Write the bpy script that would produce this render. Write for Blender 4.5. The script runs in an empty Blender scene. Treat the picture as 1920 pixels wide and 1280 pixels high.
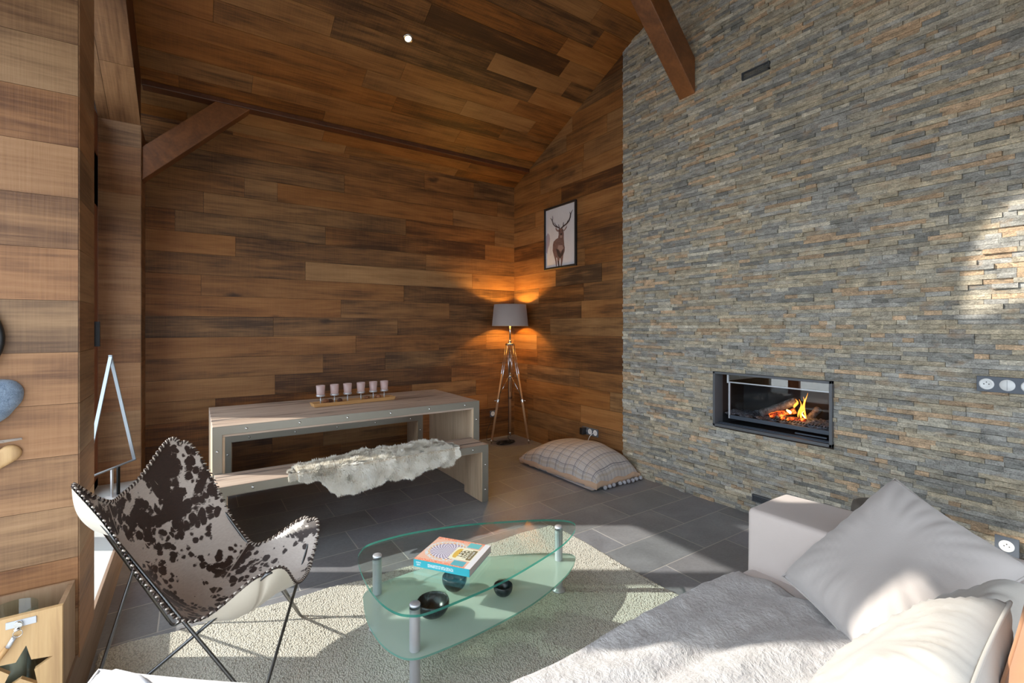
import bpy, bmesh, math, random
from mathutils import Vector, Matrix, noise
rnd = random.Random(7)
SC = bpy.context.scene
COL = SC.collection
PI = math.pi
FW = Vector((.5595, .8288, 0)); RT = Vector((.8288, -.5595, 0))

# ------------------------------------------------------------------ helpers
WORLD = {}          # object -> world location of its origin
def V(*a): return Vector(a)

class MB:
    def __init__(s):
        s.v = []; s.f = []; s.m = []; s.c = []; s.uv = []; s.smooth = []
    def add(s, vs, fs, mat=0, col=None, uvs=None, smooth=False):
        n = len(s.v); s.v += [Vector(p) for p in vs]
        for i, f in enumerate(fs):
            s.f.append([n + k for k in f]); s.m.append(mat); s.c.append(col)
            s.uv.append(uvs[i] if uvs else None); s.smooth.append(smooth)
    def quad(s, a, b, c, d, mat=0, col=None, uv=None, smooth=False):
        s.add([a, b, c, d], [[0, 1, 2, 3]], mat, col, [uv] if uv else None, smooth)
    def obox(s, o, x, y, z, mat=0, col=None, faces=None, uvs=None):
        """box from corner o with edge vectors x, y, z"""
        o, x, y, z = Vector(o), Vector(x), Vector(y), Vector(z)
        if x.cross(y).dot(z) < 0: o = o + x; x = -x
        p = [o, o+x, o+x+y, o+y, o+z, o+x+z, o+x+y+z, o+y+z]
        fs = [[0,3,2,1],[4,5,6,7],[0,1,5,4],[1,2,6,5],[2,3,7,6],[3,0,4,7]]
        s.add(p, fs, mat, col)
    def box(s, x0, y0, z0, x1, y1, z1, mat=0, col=None):
        s.obox((x0,y0,z0), (x1-x0,0,0), (0,y1-y0,0), (0,0,z1-z0), mat, col)
    def tube(s, pts, r, n=10, mat=0, cap=True, closed=False, col=None):
        pts = [Vector(p) for p in pts]; N = len(pts)
        rs = r if isinstance(r, (list, tuple)) else [r]*N
        rings = []; up = None
        for i in range(N):
            if closed: t = pts[(i+1) % N] - pts[(i-1) % N]
            else: t = pts[min(i+1, N-1)] - pts[max(i-1, 0)]
            if t.length < 1e-9: t = Vector((0,0,1))
            t.normalize()
            if up is None:
                up = t.orthogonal().normalized()
            else:
                up = (up - t*up.dot(t))
                up = up.normalized() if up.length > 1e-6 else t.orthogonal().normalized()
            b = t.cross(up)
            rings.append([pts[i] + (up*math.cos(2*PI*k/n) + b*math.sin(2*PI*k/n))*rs[i] for k in range(n)])
        base = len(s.v); vs = [p for rg in rings for p in rg]; fs = []
        for i in range(N if closed else N-1):
            j = (i+1) % N
            for k in range(n):
                k2 = (k+1) % n
                fs.append([i*n+k, i*n+k2, j*n+k2, j*n+k])
        s.add(vs, fs, mat, col, None, True)
        if cap and not closed:
            s.f.append([base+k for k in range(n)][::-1]); s.f.append([base+(N-1)*n+k for k in range(n)])
            for _ in (0,1): s.m.append(mat); s.c.append(col); s.uv.append(None); s.smooth.append(False)
    def lathe(s, c, prof, n=32, mat=0, axis=(0,0,1), smooth=True, col=None):
        c = Vector(c); ax = Vector(axis).normalized(); a = ax.orthogonal().normalized()
        if abs(ax.z) > .99: a = Vector((1,0,0))
        b = ax.cross(a)
        vs = [c + ax*h + (a*math.cos(2*PI*k/n) + b*math.sin(2*PI*k/n))*r for r, h in prof for k in range(n)]
        fs = []
        for i in range(len(prof)-1):
            for k in range(n):
                k2 = (k+1) % n
                fs.append([i*n+k, i*n+k2, (i+1)*n+k2, (i+1)*n+k])
        s.add(vs, fs, mat, col, None, smooth)
    def grid(s, fn, nu, nv, mat=0, smooth=True, col=None, uvs=True, flip=False):
        vs = [fn(i/nu, j/nv) for i in range(nu+1) for j in range(nv+1)]
        fs = []; us = []
        for i in range(nu):
            for j in range(nv):
                a = i*(nv+1)+j; q = [a, a+nv+1, a+nv+2, a+1]
                u = [(i/nu,j/nv),((i+1)/nu,j/nv),((i+1)/nu,(j+1)/nv),(i/nu,(j+1)/nv)]
                if flip: q = q[::-1]; u = u[::-1]
                fs.append(q); us.append(u)
        s.add(vs, fs, mat, col, us, smooth)
    def poly(s, pts, n, h=0, mat=0):
        """flat polygon prism: pts (3D), thickness vector n*h"""
        n = Vector(n); a = [Vector(p) for p in pts]; b = [p + n*h for p in a]; N = len(a)
        fs = [list(range(N, 2*N))]
        if h:
            fs.append(list(range(N))[::-1]); fs += [[i, (i+1) % N, N+(i+1) % N, N+i] for i in range(N)]
        s.add(a+b, fs, mat)
    def build(s, name, mats, parent=None, origin=None, label=None, cat=None, group=None, kind=None, merge=0):
        if parent is not None: o0 = WORLD[parent]
        elif origin is not None: o0 = Vector(origin)
        else:
            xs = [p.x for p in s.v]; ys = [p.y for p in s.v]; zs = [p.z for p in s.v]
            o0 = Vector(((min(xs)+max(xs))/2, (min(ys)+max(ys))/2, min(zs)))
        me = bpy.data.meshes.new(name)
        me.from_pydata([tuple(p-o0) for p in s.v], [], s.f)
        if not isinstance(mats, (list, tuple)): mats = [mats]
        for m in mats: me.materials.append(m)
        me.polygons.foreach_set('material_index', s.m)
        me.polygons.foreach_set('use_smooth', s.smooth)
        if any(c is not None for c in s.c):
            ca = me.color_attributes.new('Col', 'FLOAT_COLOR', 'CORNER'); buf = []
            for p, c in zip(me.polygons, s.c):
                c = c or (1,1,1); buf += [c[0], c[1], c[2], 1.0]*p.loop_total
            ca.data.foreach_set('color', buf)
        if any(u is not None for u in s.uv):
            ul = me.uv_layers.new(name='UVMap'); buf = []
            for p, u in zip(me.polygons, s.uv):
                if u is None: buf += [0, 0]*p.loop_total
                else:
                    for q in u: buf += [q[0], q[1]]
            ul.data.foreach_set('uv', buf)
        me.validate(); me.update()
        if merge:
            bm = bmesh.new(); bm.from_mesh(me); bmesh.ops.remove_doubles(bm, verts=bm.verts, dist=merge); bm.to_mesh(me); bm.free()
        ob = bpy.data.objects.new(name, me); COL.objects.link(ob)
        if parent is not None: ob.parent = parent; WORLD[ob] = o0
        else: ob.location = o0; WORLD[ob] = o0
        return tag(ob, label, cat, group, kind)

def tag(o, label=None, cat=None, group=None, kind=None):
    if label: o['label'] = label
    if cat: o['category'] = cat
    if group: o['group'] = group
    if kind: o['kind'] = kind
    return o
def thing(name, loc, label, cat, group=None, rz=0):
    o = bpy.data.objects.new(name, None); COL.objects.link(o); o.location = loc
    o.empty_display_size = .05; WORLD[o] = Vector(loc)
    return tag(o, label, cat, group)
def copy_tree(o, parent=None):
    c = o.copy(); COL.objects.link(c); c.parent = parent
    WORLD[c] = WORLD[o]
    for ch in list(o.children): copy_tree(ch, c)
    return c
def bevel(o, w, seg=2):
    m = o.modifiers.new('bevel', 'BEVEL'); m.width = w; m.segments = seg; m.limit_method = 'ANGLE'; m.angle_limit = .7
    return o
def subd(o, n=1):
    m = o.modifiers.new('sub', 'SUBSURF'); m.levels = n; m.render_levels = n; return o

# ------------------------------------------------------------------ materials
class NT:
    def __init__(s, name):
        s.m = bpy.data.materials.new(name); s.m.use_nodes = True; s.t = s.m.node_tree
        s.b = s.t.nodes['Principled BSDF']; s.out = s.t.nodes['Material Output']
    def n(s, typ, **kw):
        nd = s.t.nodes.new(typ)
        for k, v in kw.items():
            if k in nd.inputs: s.set(nd.inputs[k], v)
            elif k.startswith('i') and k[1:].isdigit(): s.set(nd.inputs[int(k[1:])], v)
            else: setattr(nd, k, v)
        return nd
    def set(s, inp, v):
        if isinstance(v, bpy.types.NodeSocket): s.t.links.new(v, inp)
        elif isinstance(v, bpy.types.Node): s.t.links.new(v.outputs[0], inp)
        else:
            if inp.type == 'RGBA' and len(v) == 3: v = (*v, 1)
            inp.default_value = v
    def P(s, **kw):
        for k, v in kw.items():
            s.set(s.b.inputs[k.replace('_', ' ')], v)
        return s.m
    def noise(s, vec, scale, detail=4, rough=.55, dist=0, w=None):
        nd = s.n('ShaderNodeTexNoise')
        if w is not None: nd.noise_dimensions = '4D'; s.set(nd.inputs['W'], w)
        if vec is not None: s.set(nd.inputs['Vector'], vec)
        s.set(nd.inputs['Scale'], scale); s.set(nd.inputs['Detail'], detail); s.set(nd.inputs['Roughness'], rough); s.set(nd.inputs['Distortion'], dist)
        return nd.outputs['Fac']
    def mapv(s, vec, scale=(1,1,1), loc=(0,0,0), rot=(0,0,0)):
        nd = s.n('ShaderNodeMapping'); s.set(nd.inputs['Vector'], vec); nd.inputs['Scale'].default_value = scale
        nd.inputs['Location'].default_value = loc; nd.inputs['Rotation'].default_value = rot; return nd.outputs[0]
    def ramp(s, fac, stops, interp='LINEAR'):
        nd = s.n('ShaderNodeValToRGB'); s.set(nd.inputs[0], fac); cr = nd.color_ramp; cr.interpolation = interp
        while len(cr.elements) < len(stops): cr.elements.new(.5)
        for e, (p, c) in zip(cr.elements, stops):
            e.position = p; e.color = (*c, 1) if not isinstance(c, (int, float)) else (c, c, c, 1)
        return nd.outputs[0]
    def mix(s, a, b, f, mode='MIX'):
        nd = s.n('ShaderNodeMix'); nd.data_type = 'RGBA'; nd.blend_type = mode
        s.set(nd.inputs[0], f); s.set(nd.inputs[6], a); s.set(nd.inputs[7], b); return nd.outputs[2]
    def math(s, op, a, b=0.0, c=0.0):
        nd = s.n('ShaderNodeMath'); nd.operation = op
        s.set(nd.inputs[0], a); s.set(nd.inputs[1], b); s.set(nd.inputs[2], c); return nd.outputs[0]
    def bump(s, h, strength=.3, dist=.01):
        nd = s.n('ShaderNodeBump'); s.set(nd.inputs['Height'], h); nd.inputs['Strength'].default_value = strength
        nd.inputs['Distance'].default_value = dist; return nd.outputs[0]
    def obj(s): return s.n('ShaderNodeTexCoord').outputs['Object']
    def uvc(s): return s.n('ShaderNodeTexCoord').outputs['UV']
    def attr(s, name='Col'):
        nd = s.n('ShaderNodeAttribute'); nd.attribute_name = name; return nd

def simple(name, col, rough=.5, metal=0, spec=.5, **kw):
    t = NT(name); return t.P(Base_Color=col, Roughness=rough, Metallic=metal, Specular_IOR_Level=spec, **kw)

def mat_planks(name, dark, mid, light, sat=1.0, sawmark=.25, knot=1.0, rough=.5, cg=1.0):
    t = NT(name); a = t.attr(); sep = t.n('ShaderNodeSeparateColor', i0=a.outputs['Color'])
    w = t.math('MULTIPLY', sep.outputs[2], 60.0); uv = t.uvc()
    g1 = t.noise(t.mapv(uv, (1.1, 11, 1)), 1.0, 5, .6, .9, w)
    g2 = t.noise(t.mapv(uv, (3.2, 80, 1)), 1.0, 4, .6, .4, w)
    blot = t.noise(t.mapv(uv, (2.2, 5, 1)), 1.0, 3, .5, .3, t.math('ADD', w, 7.0))
    saw = t.noise(t.mapv(uv, (170, 5, 1)), 1.0, 2, .5, 0, w)
    g1 = t.math('MULTIPLY_ADD', t.math('SUBTRACT', g1, .5), 1.3*cg, .5); g2 = t.math('MULTIPLY_ADD', t.math('SUBTRACT', g2, .5), 1.4*cg, .5)
    blot = t.math('MULTIPLY_ADD', t.math('SUBTRACT', blot, .5), 1.3*cg, .5)
    h = t.math('ADD', t.math('MULTIPLY', g1, .46), t.math('MULTIPLY', g2, .28))
    h = t.math('ADD', h, t.math('MULTIPLY', saw, sawmark*.4))
    h = t.math('ADD', h, t.math('MULTIPLY', blot, .26))
    h = t.math('ADD', h, t.math('MULTIPLY', t.math('SUBTRACT', sep.outputs[0], .5), .30))
    c = t.ramp(h, [(.30, tuple(x*.6 for x in dark)), (.42, dark), (.58, mid), (.84, light)])
    # knots
    vo = t.n('ShaderNodeTexVoronoi'); vo.voronoi_dimensions = '4D'; t.set(vo.inputs['W'], w)
    wob = t.noise(t.mapv(uv, (14, 22, 1)), 1.0, 2, .5)
    kv = t.n('ShaderNodeVectorMath', operation='ADD'); t.set(kv.inputs[0], t.mapv(uv, (2.0, 5.0, 1)))
    kc = t.n('ShaderNodeCombineXYZ', X=t.math('MULTIPLY', wob, .22), Y=t.math('MULTIPLY', wob, .22)); t.set(kv.inputs[1], kc.outputs[0])
    t.set(vo.inputs['Vector'], kv.outputs[0]); vo.inputs['Scale'].default_value = 1.0
    k = t.ramp(vo.outputs['Distance'], [(.0, 1.0*knot), (.09, .75*knot), (.19, 0.0)])
    c = t.mix(c, (dark[0]*.45, dark[1]*.5, dark[2]*.6), k)
    # redder or greyer planks
    hs = t.n('ShaderNodeHueSaturation', Color=c); t.set(hs.inputs['Saturation'], t.math('MULTIPLY_ADD', sep.outputs[1], .14, sat-.05))
    t.set(hs.inputs['Hue'], t.math('MULTIPLY_ADD', sep.outputs[1], -.012, .506))
    bh = t.math('ADD', t.math('MULTIPLY', g2, .6), t.math('MULTIPLY', saw, .5))
    return t.P(Base_Color=hs.outputs[0], Roughness=rough, Specular_IOR_Level=.35, Normal=t.bump(bh, .35, .004))

M = {}
M['wall_wood'] = mat_planks('wall_wood', (.080,.038,.018), (.24,.118,.052), (.42,.225,.105), sat=1.08, cg=.85)
M['ceil_wood'] = mat_planks('ceiling_wood', (.060,.027,.012), (.205,.094,.037), (.36,.18,.075), knot=.9, sat=1.06, cg=.85)
M['pier_wood'] = mat_planks('pier_wood', (.125,.062,.032), (.30,.165,.085), (.47,.285,.158), knot=.7, sawmark=.22, sat=1.04, cg=.75)
M['groove'] = simple('groove', (.03,.014,.007), .9); M['pier_groove'] = simple('pier_groove', (.13,.075,.042), .9)

def mat_beam(name, c0, c1, s=1.0, rough=.45):
    t = NT(name); o = t.obj(); g = t.noise(t.mapv(o, (3*s, 3*s, 3*s)), 1.0, 6, .6, 1.4)
    g2 = t.noise(o, 45, 3, .5, .2)
    c = t.ramp(t.math('ADD', t.math('MULTIPLY', g, .75), t.math('MULTIPLY', g2, .25)), [(.3, c0), (.7, c1)])
    return t.P(Base_Color=c, Roughness=rough, Normal=t.bump(g2, .15, .003))
M['beam'] = mat_beam('beam_wood', (.085,.030,.009), (.27,.10,.030))
M['dark_beam'] = mat_beam('dark_beam_wood', (.045,.015,.006), (.135,.045,.016))
M['frame_wood'] = mat_beam('window_wood', (.22,.075,.035), (.33,.13,.065))

def mat_stone():
    t = NT('ledge_stone'); a = t.attr(); o = t.obj()
    n1 = t.noise(t.mapv(o, (1, 16, 38)), 1.0, 5, .65, .6)
    n2 = t.noise(t.mapv(o, (1, 110, 150)), 1.0, 3, .7, .3)
    n3 = t.noise(t.mapv(o, (1, 7, 16)), 1.0, 3, .6, .5)
    f = t.math('ADD', t.math('MULTIPLY', n1, .55), t.math('MULTIPLY', n2, .45))
    v = t.ramp(f, [(.32, .36), (.5, 1.0), (.68, 1.75)])
    c = t.mix(a.outputs['Color'], v, 1.0, 'MULTIPLY')
    c = t.mix(c, (.42,.27,.15), t.ramp(n3, [(.56, 0.0), (.72, .55)]))
    c = t.mix(c, (.10,.10,.075), t.ramp(t.noise(t.mapv(o, (1, 10, 24), (3,5,1)), 1.0, 4, .6, .5), [(.58, 0.0), (.74, .65)]))
    return t.P(Base_Color=c, Roughness=.62, Specular_IOR_Level=.45, Normal=t.bump(f, .9, .012))
M['stone'] = mat_stone()

def mat_tile():
    t = NT('slate_tile'); a = t.attr(); o = t.obj()
    n = t.noise(o, 3.5, 6, .62, .4); n2 = t.noise(o, 55, 3, .6)
    c = t.ramp(t.math('ADD', t.math('MULTIPLY', n, .7), t.math('MULTIPLY', n2, .3)), [(.3, (.155,.157,.165)), (.7, (.300,.302,.312))])
    c = t.mix(c, a.outputs['Color'], 1.0, 'MULTIPLY')
    r = t.math('MULTIPLY_ADD', n, .25, .26)
    return t.P(Base_Color=c, Roughness=r, Specular_IOR_Level=.6, Normal=t.bump(n2, .12, .002))
M['tile'] = mat_tile()
M['grout'] = simple('grout', (.52,.49,.46), .9)
M['sill_stone'] = simple('sill_stone', (.55,.56,.55), .55)
M['terrace'] = simple('terrace', (.33,.33,.32), .8)

def mat_palewood(name, c0, c1, c2, axis=0, crack=True):
    t = NT(name); o = t.obj(); sc = [9, 9, 9]; sc[axis] = .9
    g = t.noise(t.mapv(o, tuple(sc)), 1.0, 6, .62, .8)
    sc2 = [70, 70, 70]; sc2[axis] = 3
    g2 = t.noise(t.mapv(o, tuple(sc2)), 1.0, 3, .6, .3)
    f = t.math('ADD', t.math('MULTIPLY', g, .65), t.math('MULTIPLY', g2, .35))
    c = t.ramp(f, [(.30, c0), (.5, c1), (.72, c2)])
    if crack:
        sc3 = [16, 16, 16]; sc3[axis] = .8
        k = t.noise(t.mapv(o, tuple(sc3), (3,1,2)), 1.0, 3, .55, 1.2)
        c = t.mix(c, (.055,.045,.05), t.ramp(k, [(.60, 0.0), (.625, .8), (.70, .9)]))
    return t.P(Base_Color=c, Roughness=.6, Normal=t.bump(f, .25, .004))
M['table_top'] = mat_palewood('weathered_oak_x', (.27,.18,.135), (.50,.38,.30), (.66,.53,.43), 0)
M['table_side'] = mat_palewood('weathered_oak_z', (.38,.25,.15), (.62,.45,.30), (.74,.58,.41), 2, False)
M['lantern_wood'] = mat_palewood('honey_wood', (.36,.20,.09), (.56,.35,.16), (.66,.44,.23), 2, False)
M['tray_wood'] = mat_palewood('bamboo', (.42,.22,.08), (.56,.31,.12), (.62,.37,.16), 0, False)
M['leg_wood'] = mat_palewood('turned_oak', (.26,.13,.06), (.40,.21,.10), (.5,.29,.15), 2, False)
def mat_steel(name, col, rough, sc=(1,1,1), var=.12):
    t = NT(name); n = t.noise(t.mapv(t.obj(), sc), 18, 4, .6)
    return t.P(Base_Color=t.mix(col, tuple(x*.6 for x in col), t.math('MULTIPLY', n, .9)), Metallic=1.0, Roughness=t.math('MULTIPLY_ADD', n, var*2, rough-var))
M['brushed'] = simple('brushed_steel', (.31,.285,.24), .42, .75)
M['chrome'] = mat_steel('chrome', (.75,.74,.72), .16, var=.05)
M['alu'] = simple('satin_aluminium', (.56,.57,.60), .36, .55)
M['rod'] = mat_steel('dark_steel', (.20,.20,.20), .35, var=.05)
M['frame_grey'] = simple('powder_grey', (.11,.115,.125), .45, .3)
M['black'] = simple('black_plastic', (.012,.012,.013), .4)
M['black_metal'] = simple('black_metal', (.015,.016,.018), .45, .6)
M['white_plastic'] = simple('white_plastic', (.78,.78,.77), .35)
M['anthracite'] = simple('anthracite_plate', (.10,.115,.14), .5)
M['cord'] = simple('cord_black', (.01,.01,.01), .6)

def mat_fabric(name, col, bscale=260, var=.08, sheen=.3):
    t = NT(name); o = t.obj(); n = t.noise(o, 4, 4, .6); w = t.noise(o, bscale, 2, .6)
    c = t.mix(tuple(x*(1-var) for x in col), tuple(min(1, x*(1+var)) for x in col), n)
    return t.P(Base_Color=c, Roughness=.9, Sheen_Weight=sheen, Specular_IOR_Level=.2, Normal=t.bump(w, .12, .002))
M['sofa'] = mat_fabric('sofa_velvet', (.58,.50,.46))
M['cushion'] = mat_fabric('cushion_cotton', (.50,.455,.43))
M['cream_cushion'] = mat_fabric('cream_cotton', (.46,.43,.39))
M['tan'] = mat_fabric('tan_leather', (.42,.22,.12), 60)
M['shade'] = mat_fabric('lampshade_linen', (.36,.30,.28), 400)
M['grey_blanket'] = mat_fabric('grey_knit', (.34,.33,.36), 120)
M['pompom'] = mat_fabric('pompom_wool', (.40,.39,.42), 300)
M['sherpa'] = mat_fabric('beige_sherpa', (.56,.37,.25), 90, .15)

def mat_plaid():
    t = NT('plaid_fabric'); uv = t.uvc(); sp = t.n('ShaderNodeSeparateXYZ', i0=uv)
    def lines(x, f, w, off=0.0):
        fr = t.math('FRACT', t.math('ADD', t.math('MULTIPLY', x, f), off))
        return t.math('LESS_THAN', t.math('ABSOLUTE', t.math('SUBTRACT', fr, .5)), w)
    c = t.mix((.56,.50,.46), (.50,.45,.42), t.noise(uv, 60, 3))
    for x, f in ((sp.outputs[0], 13.0), (sp.outputs[1], 9.0)):
        c = t.mix(c, (.17,.16,.18), t.math('MULTIPLY', lines(x, f, .035), .75))
        c = t.mix(c, (.42,.33,.24), t.math('MULTIPLY', lines(x, f, .05, .32), .45))
        c = t.mix(c, (.20,.20,.23), t.math('MULTIPLY', lines(x, f, .02, .12), .6))
    return t.P(Base_Color=c, Roughness=.95, Specular_IOR_Level=.1, Normal=t.bump(t.noise(uv, 500, 2), .2, .002))
M['plaid'] = mat_plaid()

def mat_fur(name, c0, c1, sc=30, bs=.8, bd=.02):
    t = NT(name); o = t.obj(); n = t.noise(o, sc, 4, .7, .8); n2 = t.noise(o, sc*5, 3, .6, .3); n3 = t.noise(o, 3, 2)
    f = t.math('ADD', t.math('MULTIPLY', n, .5), t.math('ADD', t.math('MULTIPLY', n2, .3), t.math('MULTIPLY', n3, .2)))
    return t.P(Base_Color=t.ramp(f, [(.3, c0), (.65, c1)]), Roughness=.95, Sheen_Weight=.4, Specular_IOR_Level=.15, Normal=t.bump(t.math('ADD', n, t.math('MULTIPLY', n2, .6)), bs, bd))
M['throw'] = mat_fur('throw_fur', (.38,.35,.345), (.60,.58,.565), 14, .5, .02)
tg = NT('rug_wool'); go = tg.obj(); gv = tg.n('ShaderNodeTexVoronoi', Vector=tg.mapv(go, (150, 120, 60)), Scale=1.0)
gn = tg.noise(go, 4, 4, .6); gh = tg.math('SUBTRACT', 1.0, gv.outputs['Distance'])
M['rug'] = tg.P(Base_Color=tg.mix(tg.ramp(gh, [(.15, (.34,.31,.25)), (.65, (.68,.64,.55))]), (.50,.47,.40), tg.math('MULTIPLY', gn, .35)), Roughness=.95, Sheen_Weight=.3, Specular_IOR_Level=.1, Normal=tg.bump(gh, .9, .006))
M['fleece'] = mat_fur('sheep_fleece', (.82,.74,.61), (.97,.94,.87), 26, .15, .01)
M['fleece_skin'] = simple('fleece_skin', (.62,.52,.40), .9)

def mat_cowhide():
    t = NT('cowhide'); uv = t.uvc(); o = t.obj()
    big = t.noise(t.mapv(o, (4.6, 4.6, 4.6), (.2,.1,.35)), 1.0, 3, .5, .5)
    wv = t.n('ShaderNodeVectorMath', operation='ADD'); t.set(wv.inputs[0], t.mapv(o, (36, 36, 26)))
    wn = t.n('ShaderNodeTexNoise', Vector=t.mapv(o, (18,18,18)), Scale=1.0); wm = t.n('ShaderNodeVectorMath', operation='SCALE', i0=wn.outputs['Color']); wm.inputs['Scale'].default_value = 1.1
    t.set(wv.inputs[1], wm.outputs[0])
    vo = t.n('ShaderNodeTexVoronoi', Vector=wv.outputs[0], Scale=1.0); vsep = t.n('ShaderNodeSeparateColor', i0=vo.outputs['Color'])
    hair = t.noise(t.mapv(o, (60, 60, 220)), 1.0, 3, .6)
    bigs = t.math('MULTIPLY', t.math('SUBTRACT', big, .455), 5.0)
    rad = t.math('ADD', t.math('MULTIPLY_ADD', vsep.outputs[0], .50, .06), bigs)
    bigs = t.math('MULTIPLY', t.math('SUBTRACT', t.noise(t.mapv(o, (4.6, 4.6, 4.6), (.2,.1,.35)), 1.0, 6, .62, .6), .535), 6.0)
    sm_ = t.math('SUBTRACT', t.math('MINIMUM', rad, .62), vo.outputs['Distance'])
    f = t.math('ADD', t.math('MAXIMUM', sm_, bigs), t.math('MULTIPLY', t.math('SUBTRACT', hair, .5), .45))
    k = t.n('ShaderNodeMapRange', i0=f); k.inputs[1].default_value = -.05; k.inputs[2].default_value = .07
    light = t.mix((.50,.40,.34), (.68,.60,.53), hair)
    dark = t.mix((.014,.008,.006), (.055,.024,.015), hair)
    c = t.mix(light, dark, k.outputs[0])
    # seams between the sewn panels
    sp = t.n('ShaderNodeSeparateXYZ', i0=uv)
    s1 = t.math('LESS_THAN', t.math('ABSOLUTE', t.math('SUBTRACT', sp.outputs[0], .60)), .004)
    s2 = t.math('LESS_THAN', t.math('ABSOLUTE', t.math('SUBTRACT', sp.outputs[1], .30)), .004)
    s3 = t.math('LESS_THAN', t.math('ABSOLUTE', t.math('SUBTRACT', sp.outputs[1], .82)), .004)
    c = t.mix(c, (.62,.52,.44), t.math('MULTIPLY', t.math('MAXIMUM', s1, s2), .6))
    return t.P(Base_Color=c, Roughness=.42, Specular_IOR_Level=.5, Sheen_Weight=.2, Normal=t.bump(hair, .15, .003))
M['cowhide'] = mat_cowhide()
M['hide_back'] = mat_fabric('hide_suede', (.70,.62,.50), 200)
M['lace_dark'] = simple('lace_dark', (.05,.028,.02), .5)
M['lace_light'] = simple('lace_light', (.55,.47,.40), .5)

def mat_glass(name, tint, refl=1.0, ior=1.5, mixcol=None, mixf=0.0, rough=.0):
    t = NT(name)
    tr = t.n('ShaderNodeBsdfTransparent', Color=tint); gl = t.n('ShaderNodeBsdfGlossy', Color=(1,1,1), Roughness=rough)
    lw = t.n('ShaderNodeLayerWeight', Blend=.5); r0 = ((ior-1)/(ior+1))**2
    fr = t.math('MULTIPLY_ADD', t.math('POWER', lw.outputs['Facing'], 5.0), 1-r0, r0); m = t.n('ShaderNodeMixShader')
    base = tr.outputs[0]
    if mixcol:
        df = t.n('ShaderNodeBsdfDiffuse', Color=mixcol); tl = t.n('ShaderNodeBsdfTranslucent', Color=mixcol)
        a = t.n('ShaderNodeMixShader', i0=.45, i1=df.outputs[0], i2=tl.outputs[0])
        b = t.n('ShaderNodeMixShader', i0=mixf, i1=tr.outputs[0], i2=a.outputs[0]); base = b.outputs[0]
    t.set(m.inputs[0], t.math('MINIMUM', t.math('MULTIPLY', fr, refl), 1.0)); t.set(m.inputs[1], base); t.set(m.inputs[2], gl.outputs[0])
    t.t.links.new(m.outputs[0], t.out.inputs[0]); return t.m
M['glass'] = mat_glass('clear_glass', (.90,.97,.95), 1.0)
M['pane'] = mat_glass('window_glass', (.97,.98,.98), .8)
M['glass_edge'] = mat_glass('glass_edge', (.10,.42,.34), .6, 1.5, (.10,.42,.34), .6)
M['frosted'] = mat_glass('frosted_glass', (.82,.92,.87), .5, 1.5, (.74,.84,.76), .60, .25)
M['frost_edge'] = mat_glass('frosted_edge', (.2,.5,.42), .4, 1.5, (.28,.55,.47), .8, .2)
M['votive'] = mat_glass('pink_glass', (.92,.78,.76), .9, 1.5, (.90,.74,.72), .7, .1)
M['fire_glass'] = mat_glass('fire_glass', (.82,.84,.86), .35)

def emis(name, col, st):
    t = NT(name); e = t.n('ShaderNodeEmission', Color=col, Strength=st); t.t.links.new(e.outputs[0], t.out.inputs[0]); return t.m

# ------------------------------------------------------------------ planked surfaces
WP = .187
def planks(mb, O, U, Vv, N, rows, ext, joints=None, tones=None, avg=1.35, seed=1, h=WP, depth=.008, mat=0, gmat=1, gap=.0012, tv=.20):
    """rows: list of row indices; ext(j) -> (u0,u1); joints: {row:[u...]}"""
    r = random.Random(seed); O, U, Vv, N = Vector(O), Vector(U).normalized(), Vector(Vv).normalized(), Vector(N).normalized()
    for j in rows:
        e = ext(j)
        if e is None: continue
        u0, u1 = e[0], e[1]; v0 = j*h; v1 = v0 + h
        if len(e) > 2: v1 = min(v1, e[2])
        js = list((joints or {}).get(j, []))
        js = [x for x in js if u0 + .03 < x < u1 - .03]
        if not js:
            x = u0 + r.uniform(.2, avg)
            while x < u1 - .15: js.append(x); x += r.uniform(.6, avg*1.25)
        else:
            x = max(js) + r.uniform(.8, 1.6)
            while x < u1 - .2: js.append(x); x += r.uniform(.7, 1.4)
        es = [u0] + sorted(js) + [u1]
        for i in range(len(es)-1):
            a, b = es[i] + gap, es[i+1] - gap
            tn = (tones or {}).get((j, i)); tone = tn if tn is not None else min(1, max(0, r.gauss(.5, tv)))
            col = (tone, r.random(), r.random()); ou, ov = r.uniform(0, 9), r.uniform(0, 9)
            p = lambda u, v, d: O + U*u + Vv*v + N*d
            c0, c1 = v0 + gap, v1 - gap
            fr = [p(a,c0,depth), p(b,c0,depth), p(b,c1,depth), p(a,c1,depth)]
            bk = [p(a,c0,0), p(b,c0,0), p(b,c1,0), p(a,c1,0)]
            if U.cross(Vv).dot(N) < 0:
                order = [3,2,1,0]
            else: order = [0,1,2,3]
            uvq = [(a+ou, c0+ov), (b+ou, c0+ov), (b+ou, c1+ov), (a+ou, c1+ov)]
            mb.add(fr+bk, [order], mat, col, [[uvq[k] for k in order]])
            n0 = len(mb.v)-8
            for k in range(4):
                k2 = (k+1) % 4
                mb.f.append([n0+k, n0+4+k, n0+4+k2, n0+k2]); mb.m.append(mat); mb.c.append(col); mb.smooth.append(False)
                mb.uv.append([uvq[k], uvq[k], uvq[k2], uvq[k2]])

XR, YB = 3.46, 5.07           # right wall, back wall
def cz(y): return 3.22 + .45*(YB - y)
RIDGE = 2.45
XL, XW, YP0, YP1 = -.355, -.61, 2.317, 2.62   # pier
YPIL = 4.70
XC = -.93

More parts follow.
